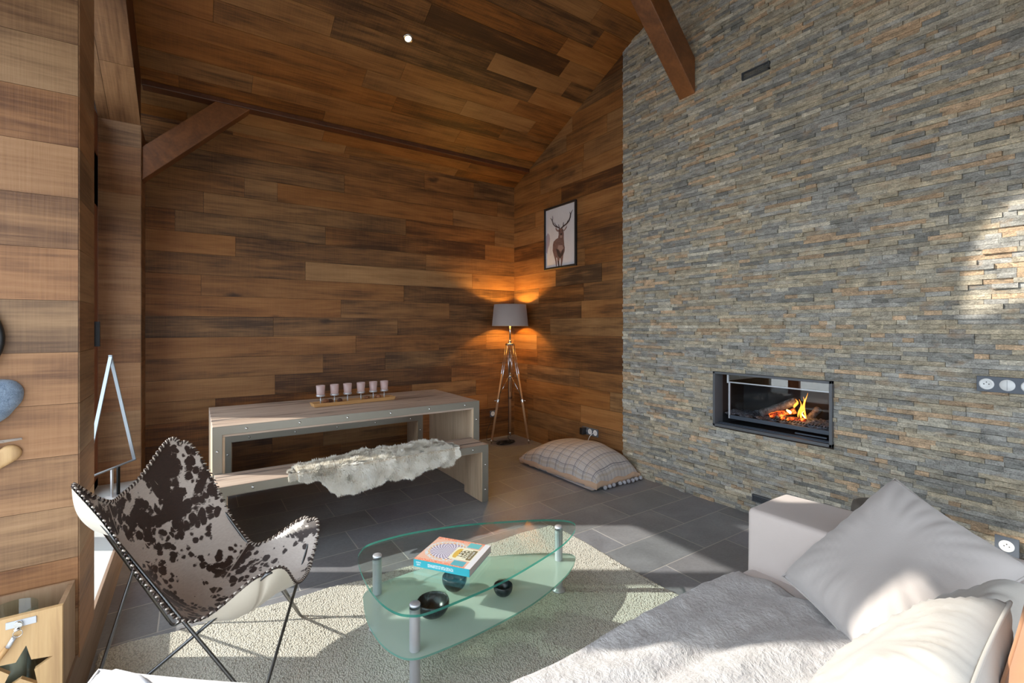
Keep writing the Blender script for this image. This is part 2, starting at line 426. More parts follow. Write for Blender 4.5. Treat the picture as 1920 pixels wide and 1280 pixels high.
# back wall
JB = {1:[.617,1.087],3:[.153,2.044],4:[.643,2.543],5:[1.085,1.734],6:[1.416,2.379,3.026],7:[.626,1.874],8:[1.261,2.515],9:[.044,1.949],10:[.915,2.826],
      11:[.312,2.212],12:[-.147,1.107,3.009],13:[.062,1.972],14:[.383,.662,2.563],15:[1.295,3.192],16:[2.194,2.85]}
TB = {(4,0):.78,(4,1):.12,(4,2):.3,(5,0):.62,(5,1):.15,(5,2):.3,(6,0):.75,(6,1):.4,(6,2):.35,(6,3):.55,(7,0):.22,(7,1):.45,(7,2):.35,(8,0):.68,(8,1):.48,(8,2):.3,
      (9,0):.55,(9,1):.66,(9,2):.22,(10,0):.42,(10,1):.96,(10,2):.8,(11,0):.85,(11,1):.32,(11,2):.4,(12,0):.5,(12,1):.38,(12,2):.2,(12,3):.6,(13,0):.55,(13,1):.5,(13,2):.42,
      (14,0):.45,(14,1):.6,(14,2):.7,(14,3):.62,(15,0):.35,(15,1):.5,(15,2):.4,(16,0):.4,(16,1):.55,(16,2):.35,(3,1):.25,(3,0):.6}
b = MB()
b.quad((-.7,YB,0), (3.6,YB,0), (3.6,YB,3.45), (-.7,YB,3.45), 1)
planks(b, (0,YB,0), (1,0,0), (0,0,1), (0,-1,0), range(0,18), lambda j: (-.40, XR), JB, TB, seed=3)
b.build('wall_back', [M['wall_wood'], M['groove']], origin=(1.5,YB,0), kind='structure')

# right wall, wooden part (behind the stone it goes on as backing)
b = MB()
b.add([(XR,3.17,0),(XR,YB,0),(XR,YB,cz(YB)),(XR,3.17,cz(3.17))], [[0,1,2,3]], 1)
def extr(j):
    z0 = j*WP; yt = YB - max(0, (z0-3.22)/.45)
    if yt < 3.2: return None
    return (-yt, -3.178)
planks(b, (XR,0,0), (0,-1,0), (0,0,1), (-1,0,0), range(0,23), extr, {}, None, seed=11)
b.build('wall_right', [M['wall_wood'], M['groove']], origin=(XR,4,0), kind='structure')

# ceiling: far slope with an added sun opening, near slope plain
HOLE = [(.298,2.617),(.294,2.685),(.26,2.766),(.195,2.86),(.08,2.979),(-.05,3.09),(-.24,3.215),(-.30,3.10),(-.30,2.617)]  # unseen hole, shaped to throw the sun patch onto the stone wall
b = MB()
sl = math.hypot(1, .45); CU = Vector((1,0,0)); CV = Vector((0,-1,.45)).normalized(); CN = Vector((0,-.45,-1)).normalized()
JC = {3:[.4,2.347],4:[1.578,2.795],5:[1.245,2.236],6:[.109,1.539],7:[.895,2.845],8:[2.252],9:[1.55],10:[2.811],11:[1.0,3.1]}
TC = {(9,1):.0,(10,1):.8,(8,1):.7,(8,0):.3,(7,2):.75,(7,1):.15,(9,0):.5,(10,0):.35,(6,2):.75,(6,1):.6,(5,0):.65,(5,1):.6,(5,2):.7,(4,0):.6,(4,1):.25,(4,2):.4,(3,1):.65,(3,0):.6,(3,2):.6,(2,0):.5,(11,1):.3}
off = -.35*WP
O = Vector((0,YB,3.22)) + CV*off
def extc(j):
    y0 = YB - (j*WP+off)/sl; y1 = YB - ((j+1)*WP+off)/sl
    xl = -.45 if y0 > YP1 + .0 else XC
    if y0 < RIDGE - .02: return None
    if y0 < 3.30: xl = .31                      # strip beside the added sun opening is filled below
    return (xl, XR)
planks(b, O, CU, CV, CN, range(0,16), extc, JC, TC, seed=21)
# pieces round the added sun opening
def cp(x, y, d=0): return Vector((x, y, cz(y))) + CN*d
yh = YB - ((math.floor((YB-3.30)*sl/WP - off/WP + .999))*WP+off)/sl
rr = random.Random(5)
def cquad(pts):
    col = (.45, .5, rr.random()); q = [cp(x,y,.008) for x, y in pts]; uv = [(x, (YB-y)*sl) for x, y in pts]
    b.add(q, [list(range(len(q)))], 0, col, [uv])
pts = HOLE
cquad([(XC,3.32),(XC,2.45),(-.30,2.45),(-.30,3.32)])
cquad([(-.30,2.617),(-.30,2.45),(.31,2.45),(.31,2.617)])
cquad([(.31,3.32),(-.30,3.32),(-.30,3.215)]+[(-.24,3.215),(-.05,3.09)]+[(.31,3.09)])
cquad([(.31,3.09),(-.05,3.09),(.08,2.979),(.195,2.86),(.31,2.86)])
cquad([(.31,2.86),(.195,2.86),(.26,2.766),(.294,2.685),(.298,2.617),(.31,2.617)])
cquad([(-.30,3.215),(-.30,3.10),(-.24,3.215)])
# outer roof skin (opaque), with the same opening
def sk(pts, d=-.03):
    b.add([cp(x,y,d) for x, y in pts], [list(range(len(pts)))], 1)
sk([(-1.45,5.6),(-1.45,3.32),(3.6,3.32),(3.6,5.6)]); sk([(.31,3.32),(.31,2.45),(3.6,2.45),(3.6,3.32)])
sk([(-1.45,3.32),(-1.45,2.45),(-.30,2.45),(-.30,3.32)]); sk([(-.30,2.617),(-.30,2.45),(.31,2.45),(.31,2.617)])
sk([(.31,3.32),(-.30,3.32),(-.30,3.215),(-.24,3.215),(-.05,3.09),(.31,3.09)]); sk([(.31,3.09),(-.05,3.09),(.08,2.979),(.195,2.86),(.31,2.86)])
sk([(.31,2.86),(.195,2.86),(.26,2.766),(.294,2.685),(.298,2.617),(.31,2.617)])
# near slope
CV2 = Vector((0,-1,-.45)).normalized(); O2 = Vector((0,RIDGE,cz(RIDGE)))
planks(b, O2, CU, CV2, Vector((0,.45,-1)), range(0,26), lambda j: (XC, XR), {}, None, seed=22)
zr = cz(RIDGE)
b.add([(-1.45,RIDGE,zr+.03),(3.6,RIDGE,zr+.03),(3.6,-2.2,zr+.03-.45*4.65),(-1.45,-2.2,zr+.03-.45*4.65)], [[0,1,2,3]], 1)
b.build('ceiling', [M['ceil_wood'], M['groove']], origin=(1.5,RIDGE,zr), kind='structure')

# floor
b = MB(); T = .6065; H = .3045
b.quad((-.40,-2.2,-.001),(XR+.1,-2.2,-.001),(XR+.1,YB+.02,-.001),(-.40,YB+.02,-.001), 1)
jx = {0:2.294,1:2.68,2:2.285,3:2.673,4:2.282,5:2.067,6:2.291,7:2.068,8:2.40,9:2.1,10:2.3}
r = random.Random(4); j = -12
while True:
    y0 = 1.478 + j*H; y1 = y0 + H
    if y0 > YB: break
    x0 = jx.get(j, 2.29 if j % 2 == 0 else 2.68); x0 -= math.ceil((x0+.42)/T)*T
    x = x0
    while x < XR:
        a, c = max(x, -.36)+.003, min(x+T, XR)-.003; yy = min(y1, YB)
        if c > a + .02:
            g = r.uniform(.88, 1.1); b.quad((a,y0+.003,0),(c,y0+.003,0),(c,yy-.003,0),(a,yy-.003,0), 0, (g, g*r.uniform(.97,1.03), g*r.uniform(.98,1.06)))
        x += T
    j += 1
b.build('floor', [M['tile'], M['grout']], origin=(1.5,1.5,0), kind='structure')
b = MB(); b.quad((-40,-30,-.06),(40,-30,-.06),(40,40,-.06),(-40,40,-.06)); b.build('ground', M['terrace'], origin=(0,0,-.06), kind='structure')

# ------------------------------------------------------------------ stone wall
FPY0, FPY1, FPZ0, FPZ1 = 1.36, 2.203, .617, 1.048
def stone_col(r):
    k = r.random()
    if k < .27: c = (.32,.33,.34)
    elif k < .52: c = (.38,.365,.325)
    elif k < .74: c = (.42,.385,.315)
    elif k < .86: c = (.47,.355,.255)
    elif k < .94: c = (.23,.24,.245)
    else: c = (.50,.49,.45)
    g = r.uniform(.78, 1.2); return (c[0]*g*1.06, c[1]*g*.985, c[2]*g*.86)
b = MB(); r = random.Random(9)
XB = XR - .004
Y1S, Y0S = 3.177, -2.1
def wallpoly(y0, y1, z0, z1): b.quad((XB,y1,z0),(XB,y0,z0),(XB,y0,z1),(XB,y1,z1), 1)
wallpoly(Y0S, FPY0, 0, 4.4); wallpoly(FPY1, Y1S, 0, 4.4); wallpoly(FPY0, FPY1, 0, FPZ0); wallpoly(FPY0, FPY1, FPZ1, 4.4)
RH = .0262; z = 0.0; row = 0
def ctop(y): return cz(y) if y > RIDGE else cz(RIDGE) - .45*(RIDGE-y)
while z < 4.42:
    z1 = z + RH; zm = z + RH/2
    y = Y1S
    while y > Y0S:
        ln = r.choice([.06,.09,.12,.15,.2,.28])*r.uniform(.8,1.2)
        if y < .3: ln *= 1.6
        ya = max(y - ln, Y0S); d = .012 + r.choice([0,0,.003,.006,.010,.016])*r.uniform(.7,1.1)
        yb = y; y = ya
        if z1 > FPZ0+.002 and z < FPZ1-.002 and ya < FPY1 and yb > FPY0:
            if yb > FPY1: ya = FPY1
            elif ya < FPY0: yb = FPY0
            else: continue
        if yb - ya < .004 or ctop((ya+yb)/2) < z: continue
        g = .0006; col = stone_col(r)
        t0, t1 = r.uniform(-.002,.002), r.uniform(-.002,.002); t2 = r.uniform(-.0015,.0015)
        xf = XR - d
        P = [(xf+t0,yb-g,z+g),(xf+t1,ya+g,z+g),(xf+t1+t2,ya+g,z1-g),(xf+t0+t2,yb-g,z1-g),(XB,yb-g,z+g),(XB,ya+g,z+g),(XB,ya+g,z1-g),(XB,yb-g,z1-g)]
        b.add(P, [[0,1,2,3],[4,5,1,0],[3,2,6,7],[1,5,6,2],[4,0,3,7]], 0, col)
    z = z1; row += 1
b.build('wall_stone', [M['stone'], M['groove']], origin=(XR,1,0), kind='structure')

# ------------------------------------------------------------------ left piers, sill and window
def clad_box(name, x0, x1, y0, y1, z0, z1, seed, faces='fs', mat='pier_wood', h=WP, joints=None, topfn=None):
    b = MB(); b.box(x0+.001, y0+.001, z0, x1-.001, y1-.001, z1, 1)
    k0 = int(math.floor(z0/h)); rows = range(k0, int(math.ceil(z1/h)))
    if 'f' in faces: planks(b, (0,y0,0), (1,0,0), (0,0,1), (0,-1,0), rows, lambda j: (x0,x1), {j:[x0-5] for j in rows} if joints is None else joints, None, seed=seed, depth=.003, avg=3, tv=.10, gap=.0007)
    if 's' in faces: planks(b, (x1,0,0), (0,1,0), (0,0,1), (1,0,0), rows, lambda j: (y0,y1), {}, None, seed=seed+1, depth=.003, avg=3, tv=.10, gap=.0007)
    return b
b = clad_box('x', XC, XL, YP0, YP1, .2, 4.30, 31); b.build('wall_pier', [M['pier_wood'], M['pier_groove']], origin=(-.9,YP0,.2), kind='structure')
# pilaster at the back, turning into a boxed rafter that follows the roof
b = clad_box('x', XW, XL, YPIL, YB-.01, .0, 2.99, 41)
zs = lambda y: 2.99 + .45*(YPIL-y)
RU = Vector((0,-1,.45)).normalized()
O3 = Vector((0,YPIL,2.99)); ln = (YPIL-RIDGE)*sl
# soffit boards run along the rafter
planks(b, (XL,YPIL,2.99), RU, (-1,0,0), Vector((0,-.45,-1)), [0,1], lambda j: (0, ln) if j == 0 else (0, ln, .255), {0:[.55,1.7],1:[1.1]}, None, seed=43, depth=.004)
b.add([(XL,YPIL,2.99),(XL,YPIL,3.5),(XL,RIDGE,zs(RIDGE)+.5),(XL,RIDGE,zs(RIDGE))], [[0,1,2,3]], 1)
b.add([(XW,YPIL,2.99),(XW,YPIL,3.5),(XW,RIDGE,zs(RIDGE)+.5),(XW,RIDGE,zs(RIDGE))], [[0,3,2,1]], 1)
b.add([(XL,YPIL,2.995),(XW,YPIL,2.995),(XW,RIDGE,zs(RIDGE)+.005),(XL,RIDGE,zs(RIDGE)+.005)], [[0,1,2,3]], 1)
b.build('wall_left', [M['pier_wood'], M['dark_beam']], origin=(-.5,YPIL,0), kind='structure')
b = MB(); b.box(-1.6, -2.2, -.05, XL-.004, 4.70, .195, 1)
b.box(-1.6, -2.2, .195, XL-.012, 4.70, .2, 0); b.quad((XL,-2.2,0),(XL,4.70,0),(XL,4.70,.2),(XL,-2.2,.2), 1)
b.box(XL-.012, -2.2, 0, XL, 4.70, .2, 1)
M['plinth'] = mat_palewood('plinth_wood', (.14,.085,.055), (.26,.165,.11), (.34,.23,.16), 1, False)
b.build('trim_1', [M['sill_stone'], M['plinth']], origin=(-.8,2,0), kind='structure')
# big window between pier and pilaster
w = thing('window_1', (XW,3.6,.2), None, None); w['kind'] = 'structure'
b = MB()
xo, xi = XW-.07, XW
b.box(xo, YP1, .2, xi, 4.70, .27); b.box(xo, YP1, 2.30, xi, 3.60, 2.55); b.box(xo, 3.60, 2.30, xi, 4.70, 2.69)
b.box(xo, 4.455, .2, xi, 4.70, 3.0); b.box(xo, YP1, .2, xi, YP1+.03, 3.9); b.box(xo, 3.495, .2, xi, 3.653, 3.5)
o = b.build('window_frame', M['frame_wood'], w); bevel(o, .004)
b = MB(); b.box(xo+.03, YP1+.03, .27, xo+.036, 3.495, 2.30); b.box(xo+.03, 3.653, .27, xo+.036, 4.455, 2.30); b.build('window_pane', M['pane'], w)
b = MB(); b.add([(xo+.03,YP1+.03,2.55),(xo+.03,3.495,2.55),(xo+.03,3.495,zs(3.495)),(xo+.03,YP1+.03,zs(YP1+.03))], [[0,1,2,3]])
b.add([(xo+.03,3.653,2.69),(xo+.03,4.455,2.69),(xo+.03,4.455,zs(4.455)),(xo+.03,3.653,zs(3.653))], [[0,1,2,3]]); b.build('window_pane', M['pane'], w)
b = MB(); b.box(xi, 4.50, 1.26, xi+.035, 4.53, 1.44); b.build('window_handle', M['black_metal'], w)
# second window, nearer than the pier (outside the picture): solid wall over its head
b = MB(); b.box(XC-.2, -2.2, 2.6, XC, YP0, 4.3, 0); b.build('wall_near', [M['dark_beam']], origin=(XC,0,2.6), kind='structure')

b = MB(); b.box(XC-.2, -2.4, 1.95, 3.6, -2.2, 4.0, 0); b.build('wall_rear_light_block', [M['dark_beam']], origin=(1,-2.3,1.95), kind='structure')  # unseen header, added to keep sky light off the ceiling and upper stone
# ------------------------------------------------------------------ roof timbers
b = MB(); P_ = [(4.72,3.32),(4.835,3.32),(4.72,cz(4.72)-.011)]
b.add([(XL,y,z) for y, z in P_]+[(XR-.012,y,z) for y, z in P_], [[2,1,0],[3,4,5],[0,1,4,3],[1,2,5,4],[2,0,3,5]])
o = b.build('purlin', M['dark_beam'], label='dark timber purlin running across under the sloping wood ceiling', cat='beam'); bevel(o, .006)
def brace(name, x0, z0, sx, y0, y1, cut, length, mat, label, top=None):
    b = MB(); dx = length
    P = [(x0,z0),(x0+sx*dx,z0+dx),(x0+sx*dx,z0+dx+cut),(x0,z0+cut)]
    if top is not None:   # cut level at the top
        zt = top; P = [(x0,z0),(x0+sx*(zt-z0),zt),(x0+sx*(zt-z0-cut),zt),(x0,z0+cut)]
    if sx < 0: P = P[::-1]
    f = [(x,y0,z) for x, z in P]; k = [(x,y1,z) for x, z in P]
    b.add(f+k, [[0,1,2,3],[7,6,5,4],[0,4,5,1],[1,5,6,2],[2,6,7,3],[3,7,4,0]])
    o = b.build(name, M[mat], label=label, cat='beam'); bevel(o, .006); return o
brace('knee_brace', XL+.004, 2.565, 1, 4.72, 4.86, .262, 0, 'beam', 'short diagonal timber brace between left post and dark purlin', top=3.32)
brace('knee_brace', XR-.026, 3.335, -1, 2.374, 2.524, .297, 0, 'beam', 'orange-brown diagonal timber brace ending on the stone wall', top=4.28)
b = MB(); b.box(XL+.01, 2.36, 4.28, XR-.03, 2.54, 4.41); o = b.build('ridge_beam', M['beam'], label='timber ridge beam above the diagonal brace on the stone wall', cat='beam')

# downlight
t = thing('ceiling_spotlight', (1.475,3.741,cz(3.741)), 'small round recessed spotlight glowing in the wooden ceiling', 'ceiling light')
c0 = Vector((1.475,3.741,cz(3.741)))+CN*.009
b = MB(); b.lathe(c0, [(.026,0),(.028,.004),(.040,.004),(.042,0),(.042,-.001)], 28, 0, CN); b.build('trim_ring', M['chrome'], t)
b = MB(); b.lathe(c0, [(.0001,.001),(.026,.001)], 24, 0, CN); b.build('bulb', emis('spot_glow', (1,.80,.52), 14), t)
ld = bpy.data.lights.new('spot', 'SPOT'); ld.energy = 18; ld.color = (1,.72,.42); ld.spot_size = 1.6; ld.spot_blend = .8; ld.shadow_soft_size = .03
lo = bpy.data.objects.new('spot', ld); COL.objects.link(lo); lo.location = c0 + CN*.03; lo.rotation_euler = (0,0,0)

# ------------------------------------------------------------------ table and benches
def bench(name, x0, x1, y0, y1, h, tk, fw, label, cat, nb, group=None):
    t = thing(name, ((x0+x1)/2,(y0+y1)/2,0), label, cat, group)
    e = .006
    b = MB(); b.box(x0, y0+e, h-tk, x1, y1-e, h); o = b.build('tabletop' if cat == 'table' else 'seat', M['table_top'], t); bevel(o, .003)
    for xa, xb in ((x0, x0+tk), (x1-tk, x1)):
        b = MB(); b.box(xa, y0+e, .002, xb, y1-e, h-tk); o = b.build('side_panel', M['table_side'], t); bevel(o, .003)
    for s, yy in ((-1, y0), (1, y1-e)):
        b = MB()
        P = [(x0,0),(x0+fw,0),(x0+fw,h-fw),(x1-fw,h-fw),(x1-fw,0),(x1,0),(x1,h),(x0,h)]
        q = [(x,yy,z+.001 if z == 0 else z) for x, z in P]; k = [(x,yy+e,z) for x, y, z in q]
        b.add(q+k, [[0,1,2,7],[7,2,3,6],[3,4,5,6],[15,10,9,8],[14,11,10,15],[14,13,12,11]]+[[i,i+8,(i+1)%8+8,(i+1)%8] for i in range(8)])
        fo = b.build('steel_frame', M['brushed'], t); bevel(fo, .0012, 1)
        ys = yy if s < 0 else yy+e
        pts = [(x0+.19+(x1-x0-.33)*i/(nb-1), h-fw/2) for i in range(nb)] + [(x0+fw/2, h-.16), (x1-fw/2, h-.16), (x0+fw/2, .10), (x1-fw/2, .10)]
        for (bx, bz) in pts:
            m = MB(); m.lathe((bx,ys,bz), [(.009,0),(.0085,.002),(.006,.004),(.0001,.0042)], 14, 0, (0,s,0)); m.build('bolt', M['chrome'], fo)
    return t
bench('console_table', .09, 2.05, 3.545, 4.45, .76, .07, .055, 'long weathered oak table with bolted steel frame edges', 'table', 6)
bench('dining_bench', .10, 1.955, 3.235, 3.54, .458, .06, .055, 'weathered oak bench with steel edges in front of the table, under the sheepskin', 'bench', 5)
bench('dining_bench', .205, 2.03, 4.72, 5.03, .458, .06, .055, 'oak and steel bench behind the table, against the wooden wall', 'bench', 5)

# candle tray
tr = thing('candle_holder_tray', (1.12,4.03,.7615), 'long bamboo tray with six metal candle stems on the table', 'candle holder')
ang = math.atan2(.045, .67); ca, sa = math.cos(ang), math.sin(ang)
def tl(x, y, z): return Vector((1.115 + x*ca - y*sa, 4.03 + x*sa + y*ca, .7615+z))
b = MB()
L2, W2 = .345, .062
P = []
for x, y in [(-L2,-W2),(L2,-W2),(L2,W2),(-L2,W2)]: P.append((x,y))
b.add([tl(x*.97,y*.8,0) for x,y in P]+[tl(x,y,.030) for x,y in P]+[tl(x*.975,y*.84,.030) for x,y in P]+[tl(x*.965,y*.8,.008) for x,y in P],
      [[3,2,1,0]]+[[i,(i+1)%4,(i+1)%4+4,i+4] for i in range(4)]+[[i+4,(i+1)%4+4,(i+1)%4+8,i+8] for i in range(4)]+[[i+8,(i+1)%4+8,(i+1)%4+12,i+12] for i in range(4)]+[[12,13,14,15]])
o = b.build('tray', M['tray_wood'], tr); bevel(o, .002)
sx = [-.275,-.165,-.058,.055,.163,.262]
for i, x in enumerate(sx):
    zz = .068
    c = tl(x, 0, .008); b = MB(); b.tube([c, c+V(0,0,zz)], .0045, 10); b.build('stem', M['alu'], tr)
    b = MB(); b.lathe(c+V(0,0,zz), [(.001,0),(.028,0),(.034,.004),(.034,.016),(.031,.016),(.031,.005),(.001,.004)], 24); b.build('cup_ring', M['alu'], tr)
tv = None
names = ['leftmost','second from left','third from left','fourth from left','fifth from left','rightmost']
for i, x in enumerate(sx):
    c = tl(x, 0, .008+.068+.006)
    lab = 'frosted pink votive glass on the tray, %s of the six in the row' % names[i]
    if tv is None:
        b = MB(); b.lathe(c, [(.001,0),(.026,0),(.030,.004),(.035,.086),(.033,.086),(.028,.006),(.001,.005)], 28)
        tv = b.build('votive_glass', M['votive'], origin=c, label=lab, cat='candle glass', group='pink votive glasses on the bamboo tray'); v0 = c
    else:
        o = tv.copy(); COL.objects.link(o); o.location = c; o['label'] = lab
def pinecone(x, y, s, elong, dark, name, lab, cat):
    c = tl(x, y, .008+s*.95); b = MB(); r = random.Random(int(x*1000)+5)
    ns = 90
    b.lathe(c, [(s*.78*math.sin(PI*k/10)+.0001, -s*.8*math.cos(PI*k/10)) for k in range(11)], 14)
    for k in range(ns):
        ph = math.acos(1-2*(k+.5)/ns); th = k*2.39996
        d = V(math.sin(ph)*math.cos(th)*elong, math.sin(ph)*math.sin(th), math.cos(ph)*.95)
        nn = d.normalized(); a = nn.orthogonal().normalized(); e = nn.cross(a)
        p = c + d*s*.72; w_ = s*.26
        b.add([p-a*w_, p+e*w_*.8+nn*s*.12, p+a*w_, p-e*w_*.6+nn*s*.30], [[0,1,2,3],[3,2,1,0]])
    return b.build(name, M['cone' if not dark else 'cone_dark'], label=lab, cat=cat, group='dried balls and cones on the bamboo tray')
M['cone'] = mat_beam('cone_brown', (.16,.05,.02), (.42,.19,.09), 20)
M['cone_dark'] = mat_beam('cone_dark', (.06,.02,.01), (.20,.08,.045), 20)
pinecone(-.232, .012, .026, 1.15, False, 'pine_cone', 'scaly reddish pine cone beside the leftmost candle stem', 'pine cone')
pinecone(-.192, .020, .022, 1.0, True, 'pine_cone', 'dark pine cone just left of the second candle stem', 'pine cone')
pinecone(-.118, .010, .022, .95, True, 'pine_cone', 'dark round cone between second and third candle stems', 'pine cone')
pinecone(.112, .012, .023, 1.4, False, 'pine_cone', 'wide flat pine cone between fourth and fifth candle stems', 'pine cone')
b = MB(); c = tl(.212, .012, .031); b.lathe(c, [(.024*math.sin(PI*k/12)+.0001, -.0235*math.cos(PI*k/12)) for k in range(13)], 20)
b.build('nut', M['cone'], label='smooth brown nut between fifth and rightmost candle stems', cat='nut', group='dried balls and cones on the bamboo tray')

# ------------------------------------------------------------------ sheepskin over the front bench
def sheep_pt(s, t):
    # s along x 0..1, t from back (0) over the seat to the hanging front (1)
    x = .50 + 1.165*s
    back = 3.30 + .215*min(1, s*2.2)**.7 + .012*math.sin(s*17)
    if s > .93: back -= (s-.93)*2.2
    if s < .14: hang = .03 + .02*s/.14
    elif s < .24: hang = .05 + (s-.14)/.10*.12
    else: hang = .17 - .075*((s-.24)/.76) + .012*math.sin(s*21)
    if s > .9: hang -= (s-.9)*.45
    top = back - 3.215; tot = top + hang; d = t*tot
    zt = .478
    if d < top: y = back - d; z = zt - (0 if t > .06 else .010)
    else: y = 3.215 - .012*min(1, (d-top)/.03); z = zt - .006 - (d-top)
    if 0 <= d-top < .02 or -.02 < d-top < 0: pass
    return Vector((x, y, z))
b = MB(); b.grid(lambda s, t: sheep_pt(s, t) + V(0, -.006, 0)*(1 if t > .6 else 0), 60, 30)
sk_ = thing('sheepskin', (1.08,3.36,.46), 'cream sheepskin with long curly fleece draped over the front bench', 'sheepskin')
b.build('hide', M['fleece_skin'], sk_)
b = MB(); r = random.Random(2)
for k in range(52000):
    s, t = r.random(), r.random()
    if r.random() < .16: s, t = r.choice([(r.random(), 1-.02*r.random()), (.01*r.random(), r.random()), (1-.01*r.random(), r.random()), (r.random(), .03*r.random())])
    p = sheep_pt(s, t); e = .01
    du = sheep_pt(min(1,s+e), t)-sheep_pt(max(0,s-e), t); dv = sheep_pt(s, min(1,t+.02))-sheep_pt(s, max(0,t-.02))
    n = dv.cross(du); n = n.normalized() if n.length > 1e-9 else V(0,0,1)
    if n.z < -.2: n = -n
    if abs(n.z) < .3 and n.y > 0: n = -n
    lump = noise.noise(Vector((p.x*26, p.y*26, p.z*26)))
    ax = noise.noise(Vector((p.x*16+9, p.y*16, p.z*16))); ay = noise.noise(Vector((p.x*16, p.y*16+20, p.z*16)))
    d = n + du.normalized()*(ax*1.3 + r.uniform(-.35,.35)) + dv.normalized()*(.55 + ay*1.2 + r.uniform(-.35,.35))
    if s < .03: d -= du.normalized()*1.5
    if s > .97: d += du.normalized()*1.0
    d.normalize(); L = (.031 + .016*lump)*r.uniform(.75, 1.15)
    if n.z > .8 and d.z < .15: d.z = .15
    side = d.cross(n); side = side.normalized()*.0021 if side.length > 1e-6 else du.normalized()*.0021
    mpt = p + d*L*.55; tip = p + d*L + V(0,-.25,-.5)*L*.45*r.random()
    b.add([p-side, p+side, mpt+side*.8, mpt-side*.8, tip], [[0,1,2,3],[3,2,4]], 0, None, None, True)
o = b.build('fleece', M['fleece'], sk_); o['kind'] = 'stuff'

# ------------------------------------------------------------------ floor lamp
LC = V(3.195,4.775,0)
t = thing('tripod_floor_lamp', tuple(LC), 'tripod floor lamp with grey linen shade in the corner', 'floor lamp')
b = MB(); n = 48
b.lathe(LC, [(.222,1.413),(.196,1.675),(.194,1.675),(.220,1.413),(.222,1.413)], n); b.build('lamp_shade', M['shade'], t)
b = MB(); b.tube([LC+V(0,0,1.20), LC+V(0,0,1.50)], .011, 14); b.tube([LC+V(0,0,1.50), LC+V(0,0,1.53)], .018, 14)
for a in range(3): b.tube([LC+V(0,0,1.645), LC+V(math.cos(a*2.094)*.197,math.sin(a*2.094)*.197,1.655)], .0025, 6)
b.tube([LC+V(0,0,1.62), LC+V(0,0,1.65)], .008, 8)
b.build('pole', M['chrome'], t)
b = MB(); b.lathe(LC+V(0,0,1.545), [(.0001,-.02),(.016,-.015),(.03,.02),(.026,.05),(.0001,.066)], 20); b.build('bulb', M['glass'], t)
b = MB(); b.lathe(LC+V(0,0,1.175), [(.0001,0),(.035,.002),(.060,.012),(.060,.024),(.03,.032),(.0001,.034)], 24)
b.lathe(LC+V(0,0,1.20), [(.022,0),(.022,.03),(.012,.04)], 18)
b.build('head_plate', M['chrome'], t)
feet = []
for a in (0, 2*PI/3, -2*PI/3):
    d = FW*math.cos(a) + RT*math.sin(a); foot = LC + d*.262; top = LC + d*.045 + V(0,0,1.185)
    lg = None; ax = (top - foot); kn = foot + ax*.46; tang = V(0,0,1).cross(d).normalized()
    b = MB()
    b.tube([foot+ax.normalized()*.06, foot+ax*.70], [.0135,.0150], 16); lg = b.build('leg', M['leg_wood'], t)
    b = MB()
    for s in (-1,1): b.tube([kn+tang*.021*s-ax.normalized()*.03, top+tang*.021*s], .0052, 10)
    b.tube([kn-ax.normalized()*.035+tang*-.028, kn-ax.normalized()*.035+tang*.028], .007, 8)
    b.lathe(kn-ax.normalized()*.05, [(.019,0),(.019,.032)], 18, 0, ax); b.tube([top+tang*-.03, top+tang*.03], .006, 8)
    b.tube([kn-ax.normalized()*.03+d*.018, kn-ax.normalized()*.03+d*.05], [.004,.006], 8)
    b.build('leg_rail', M['chrome'], lg)
    b = MB(); b.tube([foot+V(0,0,.004), foot+ax.normalized()*.065], [.003,.0145], 12); b.lathe(foot+V(0,0,.045), [(.02,0),(.028,.004),(.02,.008)], 16)
    b.build('foot_spike', M['chrome'], lg)
    b = MB(); b.tube([kn+ax.normalized()*.02, LC+V(0,0,.80)+d*.014], .0045, 8); b.build('spreader_arm', M['chrome'], t)
b = MB(); b.tube([LC+V(0,0,.78), LC+V(0,0,1.18)], .008, 10); b.lathe(LC+V(0,0,.785), [(.0001,0),(.02,0),(.02,.03),(.0001,.03)], 14); b.build('centre_post', M['chrome'], t)
b = MB(); pts = []
for k in range(90):
    a = k*.5; rr_ = .055+.03*math.sin(k*.37); pts.append(LC + V(-.10+math.cos(a)*rr_*1.5, -.06+math.sin(a)*rr_*.9, .006+.0012*(k%5)+.00018*k))
pts = [LC+V(-.006,.0,1.17), LC+V(-.02,0,.7), LC+V(-.035,-.02,.25), LC+V(-.05,-.03,.06)] + pts + [V(3.04,4.86,.006), V(2.98,4.97,.006), V(3.02,5.035,.10), V(3.11,5.045,.26)]
b.tube(pts, .0032, 6); b.build('cord', M['cord'], t)
ld = bpy.data.lights.new('lamp_bulb', 'POINT'); ld.energy = 38; ld.color = (1,.50,.10); ld.shadow_soft_size = .03
lo = bpy.data.objects.new('lamp_bulb', ld); COL.objects.link(lo); lo.location = LC+V(0,0,1.56)

